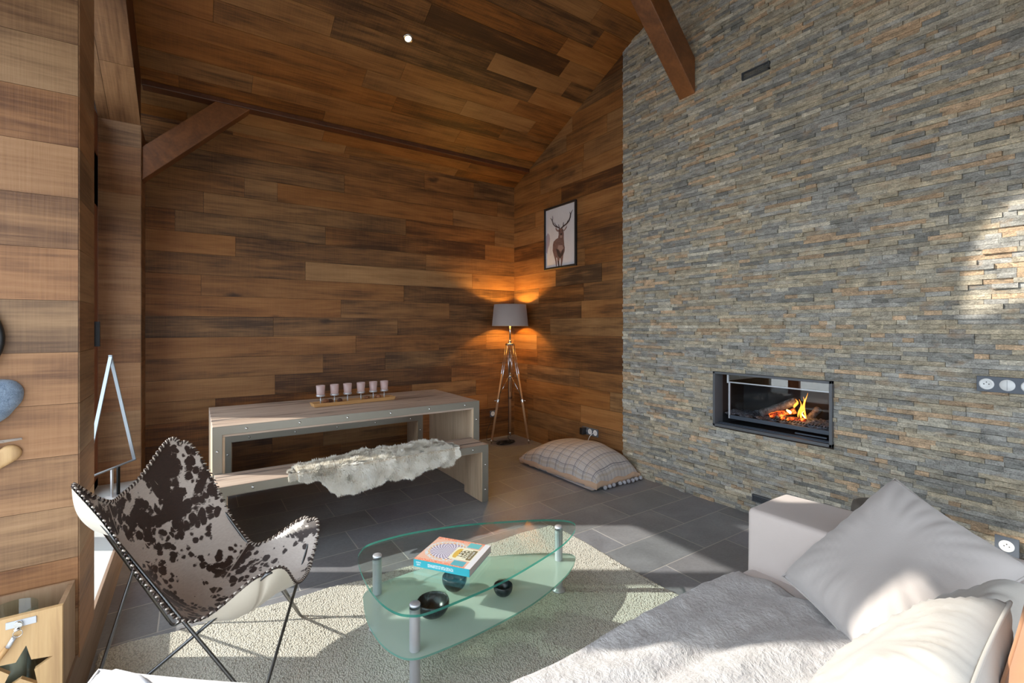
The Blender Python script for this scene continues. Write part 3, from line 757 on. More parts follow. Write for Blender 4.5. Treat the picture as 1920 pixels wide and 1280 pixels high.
# ------------------------------------------------------------------ sockets
def socket_plate(name, c, U, N, n, kinds, label, plate='anthracite', pw=.078, ph=.080):
    """c centre; U direction along plate, N outwards"""
    c, U, N = Vector(c), Vector(U).normalized(), Vector(N).normalized(); Z = V(0,0,1)
    t = thing(name, tuple(c), label, 'wall socket')
    W = pw*n; b = MB(); b.obox(c-U*W/2-Z*ph/2, U*W, Z*ph, N*.009); o = b.build('plate', M[plate], t); bevel(o, .0015, 1)
    for i in range(n):
        p = c + U*(-W/2+pw*(i+.5)) + N*.009
        if kinds[i] == 's':
            b = MB(); b.lathe(p, [(.0001,.0012),(.018,.0012),(.0205,.003),(.0275,.003),(.029,.0),], 30, 0, N)
            f = b.build('socket_face', M['white_plastic'], t); b = MB()
            for dx, dz in ((-.0095,0),(.0095,0),(0,.010)): b.lathe(p+U*dx+Z*dz, [(.0001,.0016),(.0027,.0016),(.0027,.0)], 12, 0, N)
            b.build('socket_hole', M['black'], f)
        else:
            b = MB(); b.lathe(p, [(.0001,.004),(.026,.004),(.029,.0)], 30, 0, N); f = b.build('switch_rocker', M['white_plastic'], t)
            b = MB(); b.obox(p-U*.0005-Z*.025+N*.0042, U*.001, Z*.05, N*.0004); b.build('split_line', M['anthracite'], f)
    return t
socket_plate('wall_socket', (3.425,.568,1.104), (0,-1,0), (-1,0,0), 3, 'sws', 'grey plate with white socket and switches high on the stone wall', pw=.0755)
socket_plate('wall_socket', (3.425,.570,.287), (0,-1,0), (-1,0,0), 1, 's', 'single grey socket low on the stone wall behind the sofa cushions', pw=.088, ph=.092)
tp = socket_plate('wall_socket', (3.452,3.635,.300), (0,-1,0), (-1,0,0), 3, 'sss', 'dark triple socket plate on the wooden wall above the plaid floor cushion')
socket_plate('wall_socket', (3.118,5.061,.305), (1,0,0), (0,-1,0), 1, 's', 'single socket on the wooden wall behind the tripod lamp')
b = MB(); b.box(3.385,3.685,.262,3.443,3.735,.335); o = b.build('power_adapter', M['black'], label='black power adapter plugged into the triple socket', cat='plug'); bevel(o, .006)
b = MB(); b.tube([(3.435,3.558,.300),(3.40,3.560,.296),(3.385,3.575,.27),(3.39,3.62,.20),(3.41,3.66,.12),(3.425,3.68,.05),(3.42,3.69,.008)], .0028, 8)
b.build('white_cable', M['white_plastic'], label='thin white cable hanging from the triple socket', cat='cable')

# vents
def vent(cy, cz_, w, h, label):
    t = thing('air_vent', (3.44,cy,cz_-h/2), label, 'air vent')
    b = MB(); x = 3.425
    for (a0,a1,z0,z1) in ((-w/2,w/2,h/2-.006,h/2),(-w/2,w/2,-h/2,-h/2+.006),(-w/2,-w/2+.006,-h/2,h/2),(w/2-.006,w/2,-h/2,h/2)): b.box(x, cy+a0, cz_+z0, x+.03, cy+a1, cz_+z1)
    b.build('vent_frame', M['frame_grey'], t)
    b = MB(); k = 5
    for i in range(k):
        z = cz_-h/2+.008+(h-.016)*i/(k-1); b.obox((x+.004,cy-w/2+.005,z-.003), (0,w-.01,0), (.014,0,.006), (0,0,.002))
    b.build('slats', M['frame_grey'], t)
    b = MB(); b.box(x+.026, cy-w/2+.004, cz_-h/2+.004, x+.03, cy+w/2-.004, cz_+h/2-.004); b.build('backing', M['black'], t)
vent(1.87, 3.293, .205, .055, 'slotted grey air vent high on the stone wall near the brace')
vent(1.79, .135, .205, .052, 'slotted dark air vent low on the stone wall by the sofa')

# ------------------------------------------------------------------ deer picture
t = thing('framed_picture', (3.44,4.118,2.07), 'black framed print of a stag in snow on the wooden wall', 'picture')
x = 3.449; y1, y0, z0, z1 = 4.398, 3.841, 2.072, 2.790; fwid = .020
b = MB()
for (a0,a1,b0,b1) in ((y0,y1,z1-fwid,z1),(y0,y1,z0,z0+fwid),(y0,y0+fwid,z0+fwid,z1-fwid),(y1-fwid,y1,z0+fwid,z1-fwid)): b.box(x-.024, a0, b0, x, a1, b1)
o = b.build('picture_frame', M['black'], t); bevel(o, .0015, 1)
tp_ = NT('print_paper'); n = tp_.noise(tp_.mapv(tp_.obj(), (1,5,3)), 1.0, 4, .6, .5)
sp = tp_.n('ShaderNodeSeparateXYZ', i0=tp_.obj())
M['print'] = tp_.P(Base_Color=tp_.ramp(n, [(.42, (.56,.55,.58)), (.62, (.60,.59,.62)), (.75, (.42,.37,.41))]), Roughness=.35)
b = MB(); b.box(x-.010, y0+fwid, z0+fwid, x-.006, y1-fwid, z1-fwid); pr = b.build('print', M['print'], t)
def dm(px, py, d):
    u = (px-120)/400; top = 275-125*u; bot = 1150-60*u; v = (bot-py)/(bot-top); v = min(1, max(0, v))
    return V(x-.0101-d, y1-fwid-u*(y1-y0-2*fwid), z0+fwid+v*(z1-z0-2*fwid))
def dpoly(pts, mat, d, name):
    b = MB(); b.add([dm(a, c, d) for a, c in pts], [list(range(len(pts)))]); return b
M['deer'] = mat_beam('stag_brown', (.10,.055,.05), (.22,.13,.115), 12); M['deer_dark'] = simple('stag_dark', (.045,.028,.028), .6); M['deer_light'] = simple('stag_light', (.30,.20,.18), .6)
M['mauve'] = simple('print_mauve', (.36,.30,.35), .6); M['snowtone'] = simple('print_white', (.66,.66,.70), .6)
lay = 0
def shapes(lst, name, mat, d):
    global lay
    groups = [lst] if name == 'antlers' or name == 'stag' else [[q] for q in lst]
    for gq in groups:
        b = MB()
        for pts in gq:
            lay += 1; b.add([dm(a, c, d*2+lay*.00006) for a, c in pts], [list(range(len(pts)))])
        b.build(name, mat, pr)
shapes([[(124,660),(150,610),(172,640),(182,700),(172,790),(150,850),(140,930),(124,900)]], 'shrub', M['mauve'], .0001)
shapes([[(222,790),(232,745),(262,710),(292,690),(318,720),(345,720),(372,760),(386,840),(384,890),(366,950),(350,985),(322,1000),(285,985),(262,990),(236,960),(218,880)],
        [(300,560),(318,545),(345,540),(366,560),(372,620),(372,700),(378,790),(296,800),(290,720),(302,640)],
        [(302,575),(285,560),(262,525),(258,545),(270,580),(298,598)],[(368,575),(385,560),(408,520),(414,492),(414,530),(400,560),(374,592)],
        [(236,950),(262,960),(275,1040),(279,1120),(266,1122),(256,1040)],[(280,970),(322,980),(312,1040),(312,1118),(298,1120),(286,1040)],[(326,980),(366,950),(360,1020),(346,1112),(330,1114),(332,1040)]], 'stag', M['deer'], .0002)
shapes([[(266,850),(300,870),(330,930),(360,870),(372,850),(364,940),(322,1000),(290,960)],[(306,575),(318,568),(324,590),(314,596)],[(346,568),(360,574),(352,592),(344,588)],[(324,622),(350,618),(348,642),(330,646)],[(286,1040),(298,1120),(312,1118),(308,1040)]], 'dark_fur', M['deer_dark'], .0003)
shapes([[(322,655),(350,650),(352,680),(334,694),(322,680)],[(288,845),(330,900),(370,850),(352,800),(300,800)],[(268,535),(286,560),(294,582),(276,568)],[(380,565),(404,520),(402,545),(388,570)]], 'pale_fur', M['deer_light'], .0004)
def antler(pts, w0, w1):
    L, R = [], []
    for i, (a, c) in enumerate(pts):
        p, q = pts[max(0,i-1)], pts[min(len(pts)-1,i+1)]; dx, dy = q[0]-p[0], q[1]-p[1]; l = math.hypot(dx, dy) or 1
        w = w0+(w1-w0)*i/(len(pts)-1); L.append((a-dy/l*w, c+dx/l*w)); R.append((a+dy/l*w, c-dx/l*w))
    return [[L[i], L[i+1], R[i+1], R[i]] for i in range(len(pts)-1)]
A = antler([(322,548),(300,530),(262,515),(236,488),(220,445),(208,408),(190,385)], 9, 4) + antler([(214,425),(222,392),(220,350)], 5, 2) + antler([(300,530),(268,500),(252,470),(250,452)], 6, 2) + antler([(232,480),(214,470)],4,2)
A += antler([(340,545),(368,515),(410,480),(440,440),(458,385),(464,330)], 10, 7) + antler([(464,335),(478,300),(492,270)], 6, 2) + antler([(462,335),(452,300)], 6, 2) + antler([(366,515),(368,470),(372,452)], 6, 2) + antler([(415,472),(432,420)], 5, 2) + antler([(316,545),(306,500),(304,480)], 5, 2)
shapes(A, 'antlers', M['deer_dark'], .0005)

# ------------------------------------------------------------------ fireplace
t = thing('fireplace_insert', (3.44,1.78,FPZ0), 'wide glass-fronted fireplace set into the stone wall with a small fire', 'fireplace')
b = MB(); x0 = 3.427; fw = .017
Y0, Y1, Z0, Z1 = FPY0, FPY1, FPZ0, FPZ1
for (a0,a1,b0,b1) in ((Y0,Y1,Z1-fw,Z1),(Y0,Y1,Z0,Z0+fw+.004),(Y0,Y0+fw,Z0,Z1),(Y1-fw,Y1,Z0,Z1)): b.box(x0-.012, a0, b0, x0+.10, a1, b1)
o = b.build('surround', M['frame_grey'], t); bevel(o, .0015, 1)
b = MB(); xb = 3.86
b.quad((xb,Y0,Z0),(xb,Y1,Z0),(xb,Y1,Z1),(xb,Y0,Z1)); b.quad((x0+.1,Y0+.001,Z0),(xb,Y0+.001,Z0),(xb,Y0+.001,Z1),(x0+.1,Y0+.001,Z1)); b.quad((x0+.1,Y1-.001,Z0),(x0+.1,Y1-.001,Z1),(xb,Y1-.001,Z1),(xb,Y1-.001,Z0))
b.quad((x0,Y0,Z0+.002),(x0,Y1,Z0+.002),(xb,Y1,Z0+.002),(xb,Y0,Z0+.002)); b.quad((x0,Y0,Z1-.002),(xb,Y0,Z1-.002),(xb,Y1,Z1-.002),(x0,Y1,Z1-.002))
b.build('firebox', simple('soot_black', (.022,.023,.026), .7), t)
M['fp_steel'] = simple('blue_black_steel', (.07,.085,.11), .38, .5)
xg = 3.52
b = MB(); b.box(xg-.01, Y0+fw, Z0+.060, xg+.012, Y1-.085, Z0+.088); b.box(xg-.05, Y0+fw, Z0+.02, xg-.04, Y1-fw, Z0+.03); b.box(xg-.075, Y0+fw, Z0+.02, xg-.068, Y1-fw, Z0+.027)
b.box(xg-.03, Y0+.06, Z0+.036, xg-.012, Y0+.26, Z0+.045)
b.build('door_rail', M['fp_steel'], t)
b = MB(); b.box(xg-.006, Y0+fw, Z1-.088, xg+.006, Y1-.075, Z1-.080); b.box(xg-.006, Y1-.085, Z0+.06, xg+.006, Y1-.073, Z1-.085); b.box(xg-.01, Y1-.075, Z1-.092, xg+.006, Y1-.062, Z1-fw)
b.build('door_frame', M['alu'], t)
b = MB(); b.box(xg-.002, Y0+fw, Z0+.088, xg+.002, Y1-.085, Z1-.088); b.build('door_glass', M['fire_glass'], t)
b = MB(); b.box(xg-.004, Y0+fw, Z1-.079, xg, Y1-.063, Z1-fw); b.build('upper_glass', mat_glass('upper_glass', (.30,.30,.30), 4.0), t)
b = MB(); b.box(xg+.10, Y0, Z1-.105, xg+.11, Y1, Z1-.085); b.build('baffle', simple('baffle', (.12,.105,.09), .5, .3), t)
# ash bed, grate, logs
def ash(u, v):
    y = Y0+.02+(Y1-Y0-.04)*u; xx = xg+.02+.30*v
    e = noise.noise(Vector((y*22, xx*22, 1)))*.016 + noise.noise(Vector((y*60, xx*60, 4)))*.010
    return V(xx, y, Z0+.088+.035*math.sin(PI*min(1,v*1.3))**.7*(.6+.5*math.sin(u*5+1)) + e)
ta = NT('ash'); n = ta.noise(ta.obj(), 70, 3, .7); M['ash'] = ta.P(Base_Color=ta.ramp(n, [(.35,(.03,.034,.040)),(.55,(.20,.23,.28)),(.75,(.60,.66,.74))]), Roughness=.95)
b = MB(); b.grid(ash, 90, 26, flip=True); b.build('ash_bed', M['ash'], t)
b = MB()
for k in range(22):
    y = Y0+.03+k*.020; b.tube([(xg+.02,y,Z0+.103),(xg+.13,y+.02,Z0+.106)], .0032, 6)
b.build('grate', M['black_metal'], t)
tb = NT('charred_bark'); n = tb.noise(tb.mapv(tb.obj(), (40,40,40)), 1.0, 4, .7); M['char'] = tb.P(Base_Color=tb.ramp(n, [(.3,(.04,.035,.033)),(.55,(.22,.20,.19)),(.75,(.50,.48,.46))]), Roughness=.9, Normal=tb.bump(n, .8, .01))
te = NT('glowing_wood'); n = te.noise(te.mapv(te.obj(), (30,30,30)), 1.0, 4, .7)
M['ember'] = te.P(Base_Color=(.05,.03,.03), Roughness=.9, Emission_Color=te.ramp(n, [(.38,(.25,.01,.0)),(.52,(1,.10,.01)),(.66,(1,.38,.05))]), Emission_Strength=te.math('MULTIPLY', te.ramp(n, [(.40,0.0),(.6,1.0)]), 3.0))
def log(name, p, q, r0, mat, lab=None):
    p, q = Vector(p), Vector(q); b = MB(); K = 10; rg = random.Random(int(p.y*99))
    pts = [p.lerp(q, i/K)+V(rg.uniform(-.002,.002),0,rg.uniform(-.002,.002)) for i in range(K+1)]
    b.tube(pts, [r0*rg.uniform(.9,1.1) for _ in pts], 12); return b.build(name, mat, t)
yl = lambda a: Y1-(a-1344)/212*(Y1-Y0)
log('log', (xg+.13,1.94,Z0+.115), (xg+.17,1.70,Z0+.235), .030, M['char'])
log('glowing_log', (xg+.10,1.86,Z0+.108), (xg+.15,1.70,Z0+.165), .021, M['ember'])
log('log', (xg+.20,1.64,Z0+.10), (xg+.24,1.58,Z0+.19), .024, M['char'])
log('ember_log', (xg+.07,1.76,Z0+.112), (xg+.09,1.60,Z0+.118), .014, M['ember'])
for k in range(9):
    rg = random.Random(k+60); c = V(xg+rg.uniform(.05,.14), rg.uniform(1.60,1.84), Z0+.115)
    b = MB(); b.lathe(c, [(.0001,-.012),(.014*rg.uniform(.7,1.3),-.006),(.016*rg.uniform(.7,1.2),.004),(.0001,.013)], 7, 0, (rg.uniform(-1,1),rg.uniform(-1,1),1), False)
    b.build('ember', M['ember'] if k % 3 == 0 else M['char'], t)
tf = NT('flame'); lw = tf.n('ShaderNodeLayerWeight', Blend=.35); e = tf.n('ShaderNodeEmission', Color=(1,.30,.035), Strength=5.0); tr_ = tf.n('ShaderNodeBsdfTransparent')
mx = tf.n('ShaderNodeMixShader', i0=tf.math('MULTIPLY_ADD', lw.outputs['Facing'], -.75, .80), i1=tr_.outputs[0], i2=e.outputs[0]); tf.t.links.new(mx.outputs[0], tf.out.inputs[0]); M['flame'] = tf.m
tf = NT('flame_core'); e = tf.n('ShaderNodeEmission', Color=(1,.62,.16), Strength=9.0); tf.t.links.new(e.outputs[0], tf.out.inputs[0]); M['flame_core'] = tf.m
def flame(y, x_, z, h, w, mat, seed):
    b = MB(); rg = random.Random(seed); ph = rg.random()*6; K = 14; pts = []; rs = []
    for i in range(K+1):
        s = i/K; pts.append(V(x_, y+math.sin(s*5+ph)*.008*(1+s), z+h*s)); rs.append(max(.0004, w*math.sin(PI*min(1,.12+s*.88))**1.1*(1-s*.45)))
    b.tube(pts, rs, 10); b.build('flame', mat, t)
flame(1.640, xg+.12, Z0+.115, .165, .012, M['flame'], 1); flame(1.622, xg+.13, Z0+.12, .19, .009, M['flame'], 2); flame(1.655, xg+.11, Z0+.13, .13, .008, M['flame'], 3)
flame(1.69, xg+.13, Z0+.19, .065, .012, M['flame'], 4); flame(1.718, xg+.09, Z0+.150, .030, .013, M['flame_core'], 5); flame(1.628, xg+.12, Z0+.12, .06, .006, M['flame_core'], 6)
ld = bpy.data.lights.new('fire', 'POINT'); ld.energy = 1.6; ld.color = (1,.40,.10); ld.shadow_soft_size = .05
lo = bpy.data.objects.new('fire', ld); COL.objects.link(lo); lo.location = (xg+.10,1.66,Z0+.20)

# ------------------------------------------------------------------ rug
def rug_pt(u, v):
    # u along x, v along y (far edge v=1)
    x = -.34 + 2.42*u; far = 2.66 - .075*min(1, u*1.6) ; y = .70 + (far-.70)*v
    x += .02*math.sin(v*9)*(1 if u > .98 else 0) + (.0 if v < .5 else .0); y += .008*math.sin(u*37)*(v > .97)
    if u > .5: x += -.02*(v)*(u-.5)*2 + .05*(1-v)*(u-.5)*2
    return x, y
NU, NV = 340, 270; rg = random.Random(3)
b = MB()
vs = []
for i in range(NU+1):
    for j in range(NV+1):
        x_, y_ = rug_pt(i/NU, j/NV); e = min(i, NU-i, j, NV-j)
        z = .014 + (rg.random()-.5)*.0022 + noise.noise(Vector((x_*5, y_*5, 0)))*.003
        if e == 0: z = .002; x_ += rg.uniform(-.006,.006); y_ += rg.uniform(-.006,.006)
        vs.append((x_+rg.uniform(-.003,.003), y_+rg.uniform(-.003,.003), z))
fs = [[i*(NV+1)+j, (i+1)*(NV+1)+j, (i+1)*(NV+1)+j+1, i*(NV+1)+j+1] for i in range(NU) for j in range(NV)]
b.add(vs, fs, 0, None, None, True)
b.build('rug', M['rug'], origin=(.87,1.7,0), label='cream wool loop rug lying on the grey tiles under the glass table', cat='rug')

# ------------------------------------------------------------------ glass coffee table
GO = [(.61,2.151),(.645,2.231),(.71,2.286),(.89,2.293),(1.082,2.257),(1.272,2.193),(1.536,2.066),(1.657,1.984),(1.694,1.925),(1.676,1.88),(1.61,1.822),(1.48,1.753),(1.289,1.693),(1.052,1.638),(.844,1.618),(.709,1.615),(.655,1.636),(.614,1.687),(.588,1.791),(.585,1.954)]
SO = [(.625,2.119),(.647,2.17),(.705,2.208),(.84,2.225),(.981,2.222),(1.255,2.163),(1.518,2.043),(1.650,1.955),(1.686,1.908),(1.650,1.855),(1.509,1.767),(1.245,1.675),(.948,1.634),(.75,1.630),(.665,1.646),(.62,1.706),(.595,1.814),(.596,1.97)]
def cr(pts, k=5):
    out = []; N = len(pts)
    for i in range(N):
        p0, p1, p2, p3 = [Vector((*pts[(i+d) % N], 0)) for d in (-1,0,1,2)]
        for s in range(k):
            u = s/k; out.append(.5*((2*p1)+(-p0+p2)*u+(2*p0-5*p1+4*p2-p3)*u*u+(-p0+3*p1-3*p2+p3)*u**3))
    return [(p.x, p.y) for p in out]
t = thing('coffee_table', (1.05,1.92,0), 'triangular clear glass coffee table with frosted lower shelf and metal legs', 'coffee table')
def slab(pts, z0, z1, name, mt, me_):
    b = MB(); N = len(pts)
    b.add([(x,y,z1) for x,y in pts], [list(range(N))[::-1]], 0); b.add([(x,y,z0) for x,y in pts], [list(range(N))], 0)
    b.add([(x,y,z0) for x,y in pts]+[(x,y,z1) for x,y in pts], [[i,(i+1)%N,N+(i+1)%N,N+i] for i in range(N)], 1, None, None, True)
    o = b.build(name, [mt, me_], t); return o
bm_top = slab(cr(GO), .335, .345, 'glass_top', M['glass'], M['glass_edge'])
slab(cr(SO), .167, .175, 'lower_shelf', M['frosted'], M['frost_edge'])
for (lx, ly) in ((.695,2.140),(.692,1.685),(1.588,1.913)):
    b = MB()
    b.lathe((lx,ly,.015), [(.0001,0),(.036,0),(.036,.006),(.022,.012),(.0205,.016)], 32)
    b.lathe((lx,ly,.03), [(.0205,0),(.0205,.137)], 32); b.lathe((lx,ly,.175), [(.0205,0),(.0205,.16)], 32)
    b.lathe((lx,ly,.345), [(.0205,0),(.0205,.005),(.018,.008),(.0001,.008)], 32)
    b.lathe((lx,ly,.326), [(.0215,0),(.0215,.004)], 32)
    b.build('leg', M['alu'], t)
# bowls
def bowl(name, x, y, r_, h, label):
    b = MB(); z = .1758
    prof = [(.0001,.0),(r_*.42,0),(r_*.72,h*.18),(r_*.93,h*.5),(r_*.98,h*.8),(r_*.93,h),(r_*.86,h*.985),(r_*.84,h*.7),(r_*.62,h*.3),(r_*.3,h*.14),(.0001,h*.12)]
    b.lathe((x,y,z), prof, 48); o = b.build(name, M['bowl'], origin=(x,y,z), label=label, cat='bowl', group='black stone bowls on the frosted shelf'); subd(o, 1)
tb = NT('black_marble'); n = tb.noise(tb.obj(), 12, 5, .6, 2.5); M['bowl'] = tb.P(Base_Color=tb.ramp(n, [(.45,(.012,.017,.018)),(.6,(.03,.04,.042)),(.72,(.16,.20,.20))]), Roughness=.28)
bowl('stone_bowl', .838, 1.842, .072, .068, 'largest black stone bowl on the shelf nearest the front table leg')
bowl('stone_bowl', 1.003, 1.966, .060, .068, 'medium black stone bowl on the shelf beneath the book')
bowl('stone_bowl', 1.166, 1.800, .046, .050, 'smallest black stone bowl standing alone towards the table tip')

# book
t = thing('book', (.973,1.919,.3455), 'thick paperback with patterned cover and teal spine on the glass table', 'book')
C0, C1, C2, C3 = V(.793,1.966,0), V(.996,2.085,0), V(1.152,1.877,0), V(.953,1.745,0)   # spine = C0..C3
cen = (C0+C1+C2+C3)/4
ux = (C3-C0).normalized(); uy = V(-ux.y, ux.x, 0)
if uy.dot(C1-C0) < 0: uy = -uy
BL, BW, BH = .272, .232, .032; B0 = cen - ux*BL/2 - uy*BW/2 + V(0,0,.3458)
Zv = V(0,0,1)
M['paper'] = simple('book_pages', (.50,.44,.40), .8); M['teal'] = simple('teal_cover', (.02,.27,.33), .35); M['coral'] = None
tc = NT('book_cover'); uvn = tc.uvc(); sp = tc.n('ShaderNodeSeparateXYZ', i0=uvn)
n = tc.noise(tc.mapv(uvn, (40,40,1)), 1.0, 3, .6)
base = tc.ramp(n, [(.38, (.60,.12,.06)), (.5, (.66,.26,.16)), (.62, (.70,.50,.42))])
dx = tc.math('SUBTRACT', sp.outputs[0], .5); dy = tc.math('SUBTRACT', sp.outputs[1], .60)
rad = tc.math('SQRT', tc.math('ADD', tc.math('MULTIPLY', dx, dx), tc.math('MULTIPLY', dy, dy)))
angn = tc.math('ARCTAN2', dy, dx)
ringp = tc.math('SINE', tc.math('MULTIPLY', rad, 70.0)); spok = tc.math('SINE', tc.math('MULTIPLY', angn, 26.0))
pat = tc.math('GREATER_THAN', tc.math('MULTIPLY', ringp, spok), 0.0)
med = tc.mix((.20,.15,.22), (.62,.62,.70), pat)
c = tc.mix((.62,.38,.29), base, tc.math('GREATER_THAN', tc.math('ABSOLUTE', dx), .42))
c = tc.mix(c, (.45,.60,.66), tc.math('MULTIPLY', tc.math('LESS_THAN', rad, .40), tc.math('GREATER_THAN', n, .5)))
c = tc.mix(c, (.62,.34,.10), tc.math('MULTIPLY', tc.math('LESS_THAN', rad, .34), tc.math('GREATER_THAN', spok, .0)))
c = tc.mix(c, med, tc.math('LESS_THAN', rad, .31))
M['cover'] = tc.P(Base_Color=c, Roughness=.3)
b = MB(); b.obox(B0+Zv*.0015, ux*BL, uy*BW, Zv*(BH-.003)); b.build('pages', M['paper'], t)
b = MB(); p = B0+Zv*BH
b.add([p, p+ux*BL, p+ux*BL+uy*BW, p+uy*BW, p-Zv*.0015, p+ux*BL-Zv*.0015, p+ux*BL+uy*BW-Zv*.0015, p+uy*BW-Zv*.0015], [[0,1,2,3],[7,6,5,4],[0,4,5,1],[1,5,6,2],[2,6,7,3],[3,7,4,0]], 0, None,
      [[(0,1),(0,0),(1,0),(1,1)]]+[[(.99,.01)]*4]*5)
cov = b.build('cover', M['cover'], t)
def text_mesh(name, txt, size, o, right, up, mat, parent, width=None, lift=.0003):
    cu = bpy.data.curves.new(name, 'FONT'); cu.body = txt; cu.size = size; cu.align_x = 'CENTER'; cu.align_y = 'CENTER'
    ob = bpy.data.objects.new(name, cu); COL.objects.link(ob); bpy.context.view_layer.update()
    dg = bpy.context.evaluated_depsgraph_get(); me = bpy.data.meshes.new_from_object(ob.evaluated_get(dg))
    bpy.data.objects.remove(ob); bpy.data.curves.remove(cu)
    xs = [v.co.x for v in me.vertices]; k = 1.0
    if width and xs: k = width/(max(xs)-min(xs))
    right, up = Vector(right).normalized(), Vector(up).normalized(); nn = right.cross(up)
    o = Vector(o) - WORLD[parent]
    for v in me.vertices: v.co = o + right*v.co.x*k + up*v.co.y + nn*lift
    me.materials.clear(); me.materials.append(mat)
    m = bpy.data.objects.new(name, me); COL.objects.link(m); m.parent = parent; WORLD[m] = WORLD[parent]; return m
M['white_ink'] = simple('white_ink', (.75,.76,.76), .5); M['black_ink'] = simple('dark_ink', (.08,.07,.05), .5); M['gold'] = simple('ochre_ink', (.55,.36,.08), .4)
M['olive'] = simple('olive_ink', (.16,.13,.06), .4)
top = B0 + Zv*BH
def cv(s, tt, d=.0002): return top + uy*BW*s + ux*BL*(1-tt) + Zv*d
def crect(s0, s1, t0, t1, mat, name, d=.0002):
    b = MB(); b.add([cv(s0,t0,d), cv(s1,t0,d), cv(s1,t1,d), cv(s0,t1,d)], [[0,1,2,3]]); return b.build(name, mat, cov)
crect(.0, 1, .0, .10, simple('cover_white', (.62,.62,.64), .3), 'white_band')
crect(.25, .72, .10, .50, simple('title_cream', (.66,.64,.50), .3), 'title_panel', .0003)
crect(.29, .68, .115, .20, M['olive'], 'title_band', .0005)
b = MB(); pts = [cv(.30,.38,.0005), cv(.67,.38,.0005)] + [cv(.485+.185*math.cos(a*PI/12), .42+.05*math.sin(a*PI/12), .0005) for a in range(13)]
b.add(pts, [list(range(len(pts)))]); b.build('gold_arch', M['gold'], cov)
crect(.04, .22, .14, .36, simple('photo_teal', (.10,.34,.40), .3), 'small_photo', .0003); crect(.76, .96, .14, .36, simple('photo_aqua', (.12,.40,.42), .3), 'small_photo', .0003)
text_mesh('title_text', 'LES', .030, cv(.485,.34,.0006), uy, -ux, M['black_ink'], cov, .05)
text_mesh('title_text', '100', .034, cv(.485,.285,.0006), uy, -ux, M['olive'], cov, .06)
text_mesh('title_text', 'VILLES', .026, cv(.485,.235,.0006), uy, -ux, M['black_ink'], cov, .075)
text_mesh('title_text', 'VOYAGER', .014, cv(.485,.157,.0007), uy, -ux, M['white_ink'], cov, .07)
b = MB(); b.obox(B0-uy*.0012, ux*BL, uy*.0012, Zv*BH); spn = b.build('spine', M['teal'], t)
sc_ = B0 - uy*.0013 + Zv*BH/2
text_mesh('spine_text', 'VOYAGES POUR LES GOURMANDS', .020, sc_+ux*BL*.49, -ux, -Zv, M['white_ink'], spn, .125)
text_mesh('spine_text', 'petit\nfuté', .011, sc_+ux*BL*.09, -ux, -Zv, M['white_ink'], spn, .020) if False else text_mesh('spine_text', 'GUIDE\nEVASION', .010, sc_+ux*BL*.09, -ux, -Zv, M['white_ink'], spn, .024)
b = MB(); b.obox(B0, ux*BL, uy*BW, Zv*.0015); b.build('back_cover', M['teal'], t)

# ------------------------------------------------------------------ butterfly chair
CC = V(.05,2.305,0); cf = V(.901,-.433,0); cl = V(.433,.901,0)
def cw(f, l, z): return CC + cf*f + cl*l + V(0,0,z)
H1, H2 = cw(-.295,.315,.895), cw(-.300,-.280,.875)
L1, L2 = cw(.340,.312,.515), cw(.325,-.250,.545)
FA, FF, N1, N2 = V(-.084,2.687,.008), V(.423,2.437,.008), V(-.328,2.167,.008), V(.192,1.92,.008)
t = thing('butterfly_chair', tuple(CC), 'butterfly chair with brown and white cowhide sling on thin steel rods', 'chair')
def roundloop(ps, r_=.035, k=5):
    out = []; N = len(ps)
    for i in range(N):
        a, p, c = ps[i-1], ps[i], ps[(i+1) % N]
        d1 = (a-p).normalized(); d2 = (c-p).normalized(); s = p+d1*r_; e = p+d2*r_
        for q in range(k+1):
            u = q/k; out.append(s*(1-u)**2 + p*2*u*(1-u) + e*u*u)
    return out
for loop in ([H2, FA, L1, N2], [H1, N1, L2, FF]):
    b = MB(); lp = [p.copy() for p in loop]
    for p in lp:
        if p.z > .3: p.z -= .045
    b.tube(roundloop(lp), .0062, 12, closed=True); b.build('rod_frame', M['rod'], t)
def loc(P): d = P-CC; return (d.dot(cf), d.dot(cl), P.z)
h1, h2, l1, l2 = loc(H1), loc(H2), loc(L1), loc(L2)
CTRL = [  # rows back -> front, columns near -> far
 [(-.348,-.330,.950), (-.305,-.165,.775), (-.305,-.02,.740), (-.300,.15,.835), (-.292,.338,.980)],
 [(-.205,-.310,.752), (-.245,-.135,.575), (-.250,0,.545), (-.230,.145,.610), (-.125,.322,.690)],
 [(-.060,-.308,.500), (-.075,-.125,.345), (-.080,0,.315), (-.070,.135,.345), (-.005,.308,.425)],
 [(.105,-.290,.365), (.130,-.130,.290), (.130,0,.262), (.130,.145,.290), (.135,.300,.390)],
 [(.365,-.290,.625), (.375,-.140,.415), (.370,0,.340), (.380,.170,.378), (.388,.335,.600)]]
CTRL = [[cw(*c) for c in rw] for rw in CTRL]
for i_, j_, k_, l_ in ((0,0,1,1),(0,4,1,3),(4,0,3,1),(4,4,3,3)):
    CTRL[i_][j_] = CTRL[k_][l_] + (CTRL[i_][j_]-CTRL[k_][l_])*1.40
def cr1(p, u):
    N = len(p)-1; x_ = u*N; i = min(int(x_), N-1); f = x_-i
    p1, p2 = p[i], p[i+1]; p0 = p[i-1] if i > 0 else p1*2-p2; p3 = p[i+2] if i+2 <= N else p2*2-p1
    return .5*((2*p1)+(-p0+p2)*f+(2*p0-5*p1+4*p2-p3)*f*f+(-p0+3*p1-3*p2+p3)*f**3)
def sling0(u, v): return cr1([cr1(rw, v) for rw in CTRL], u)
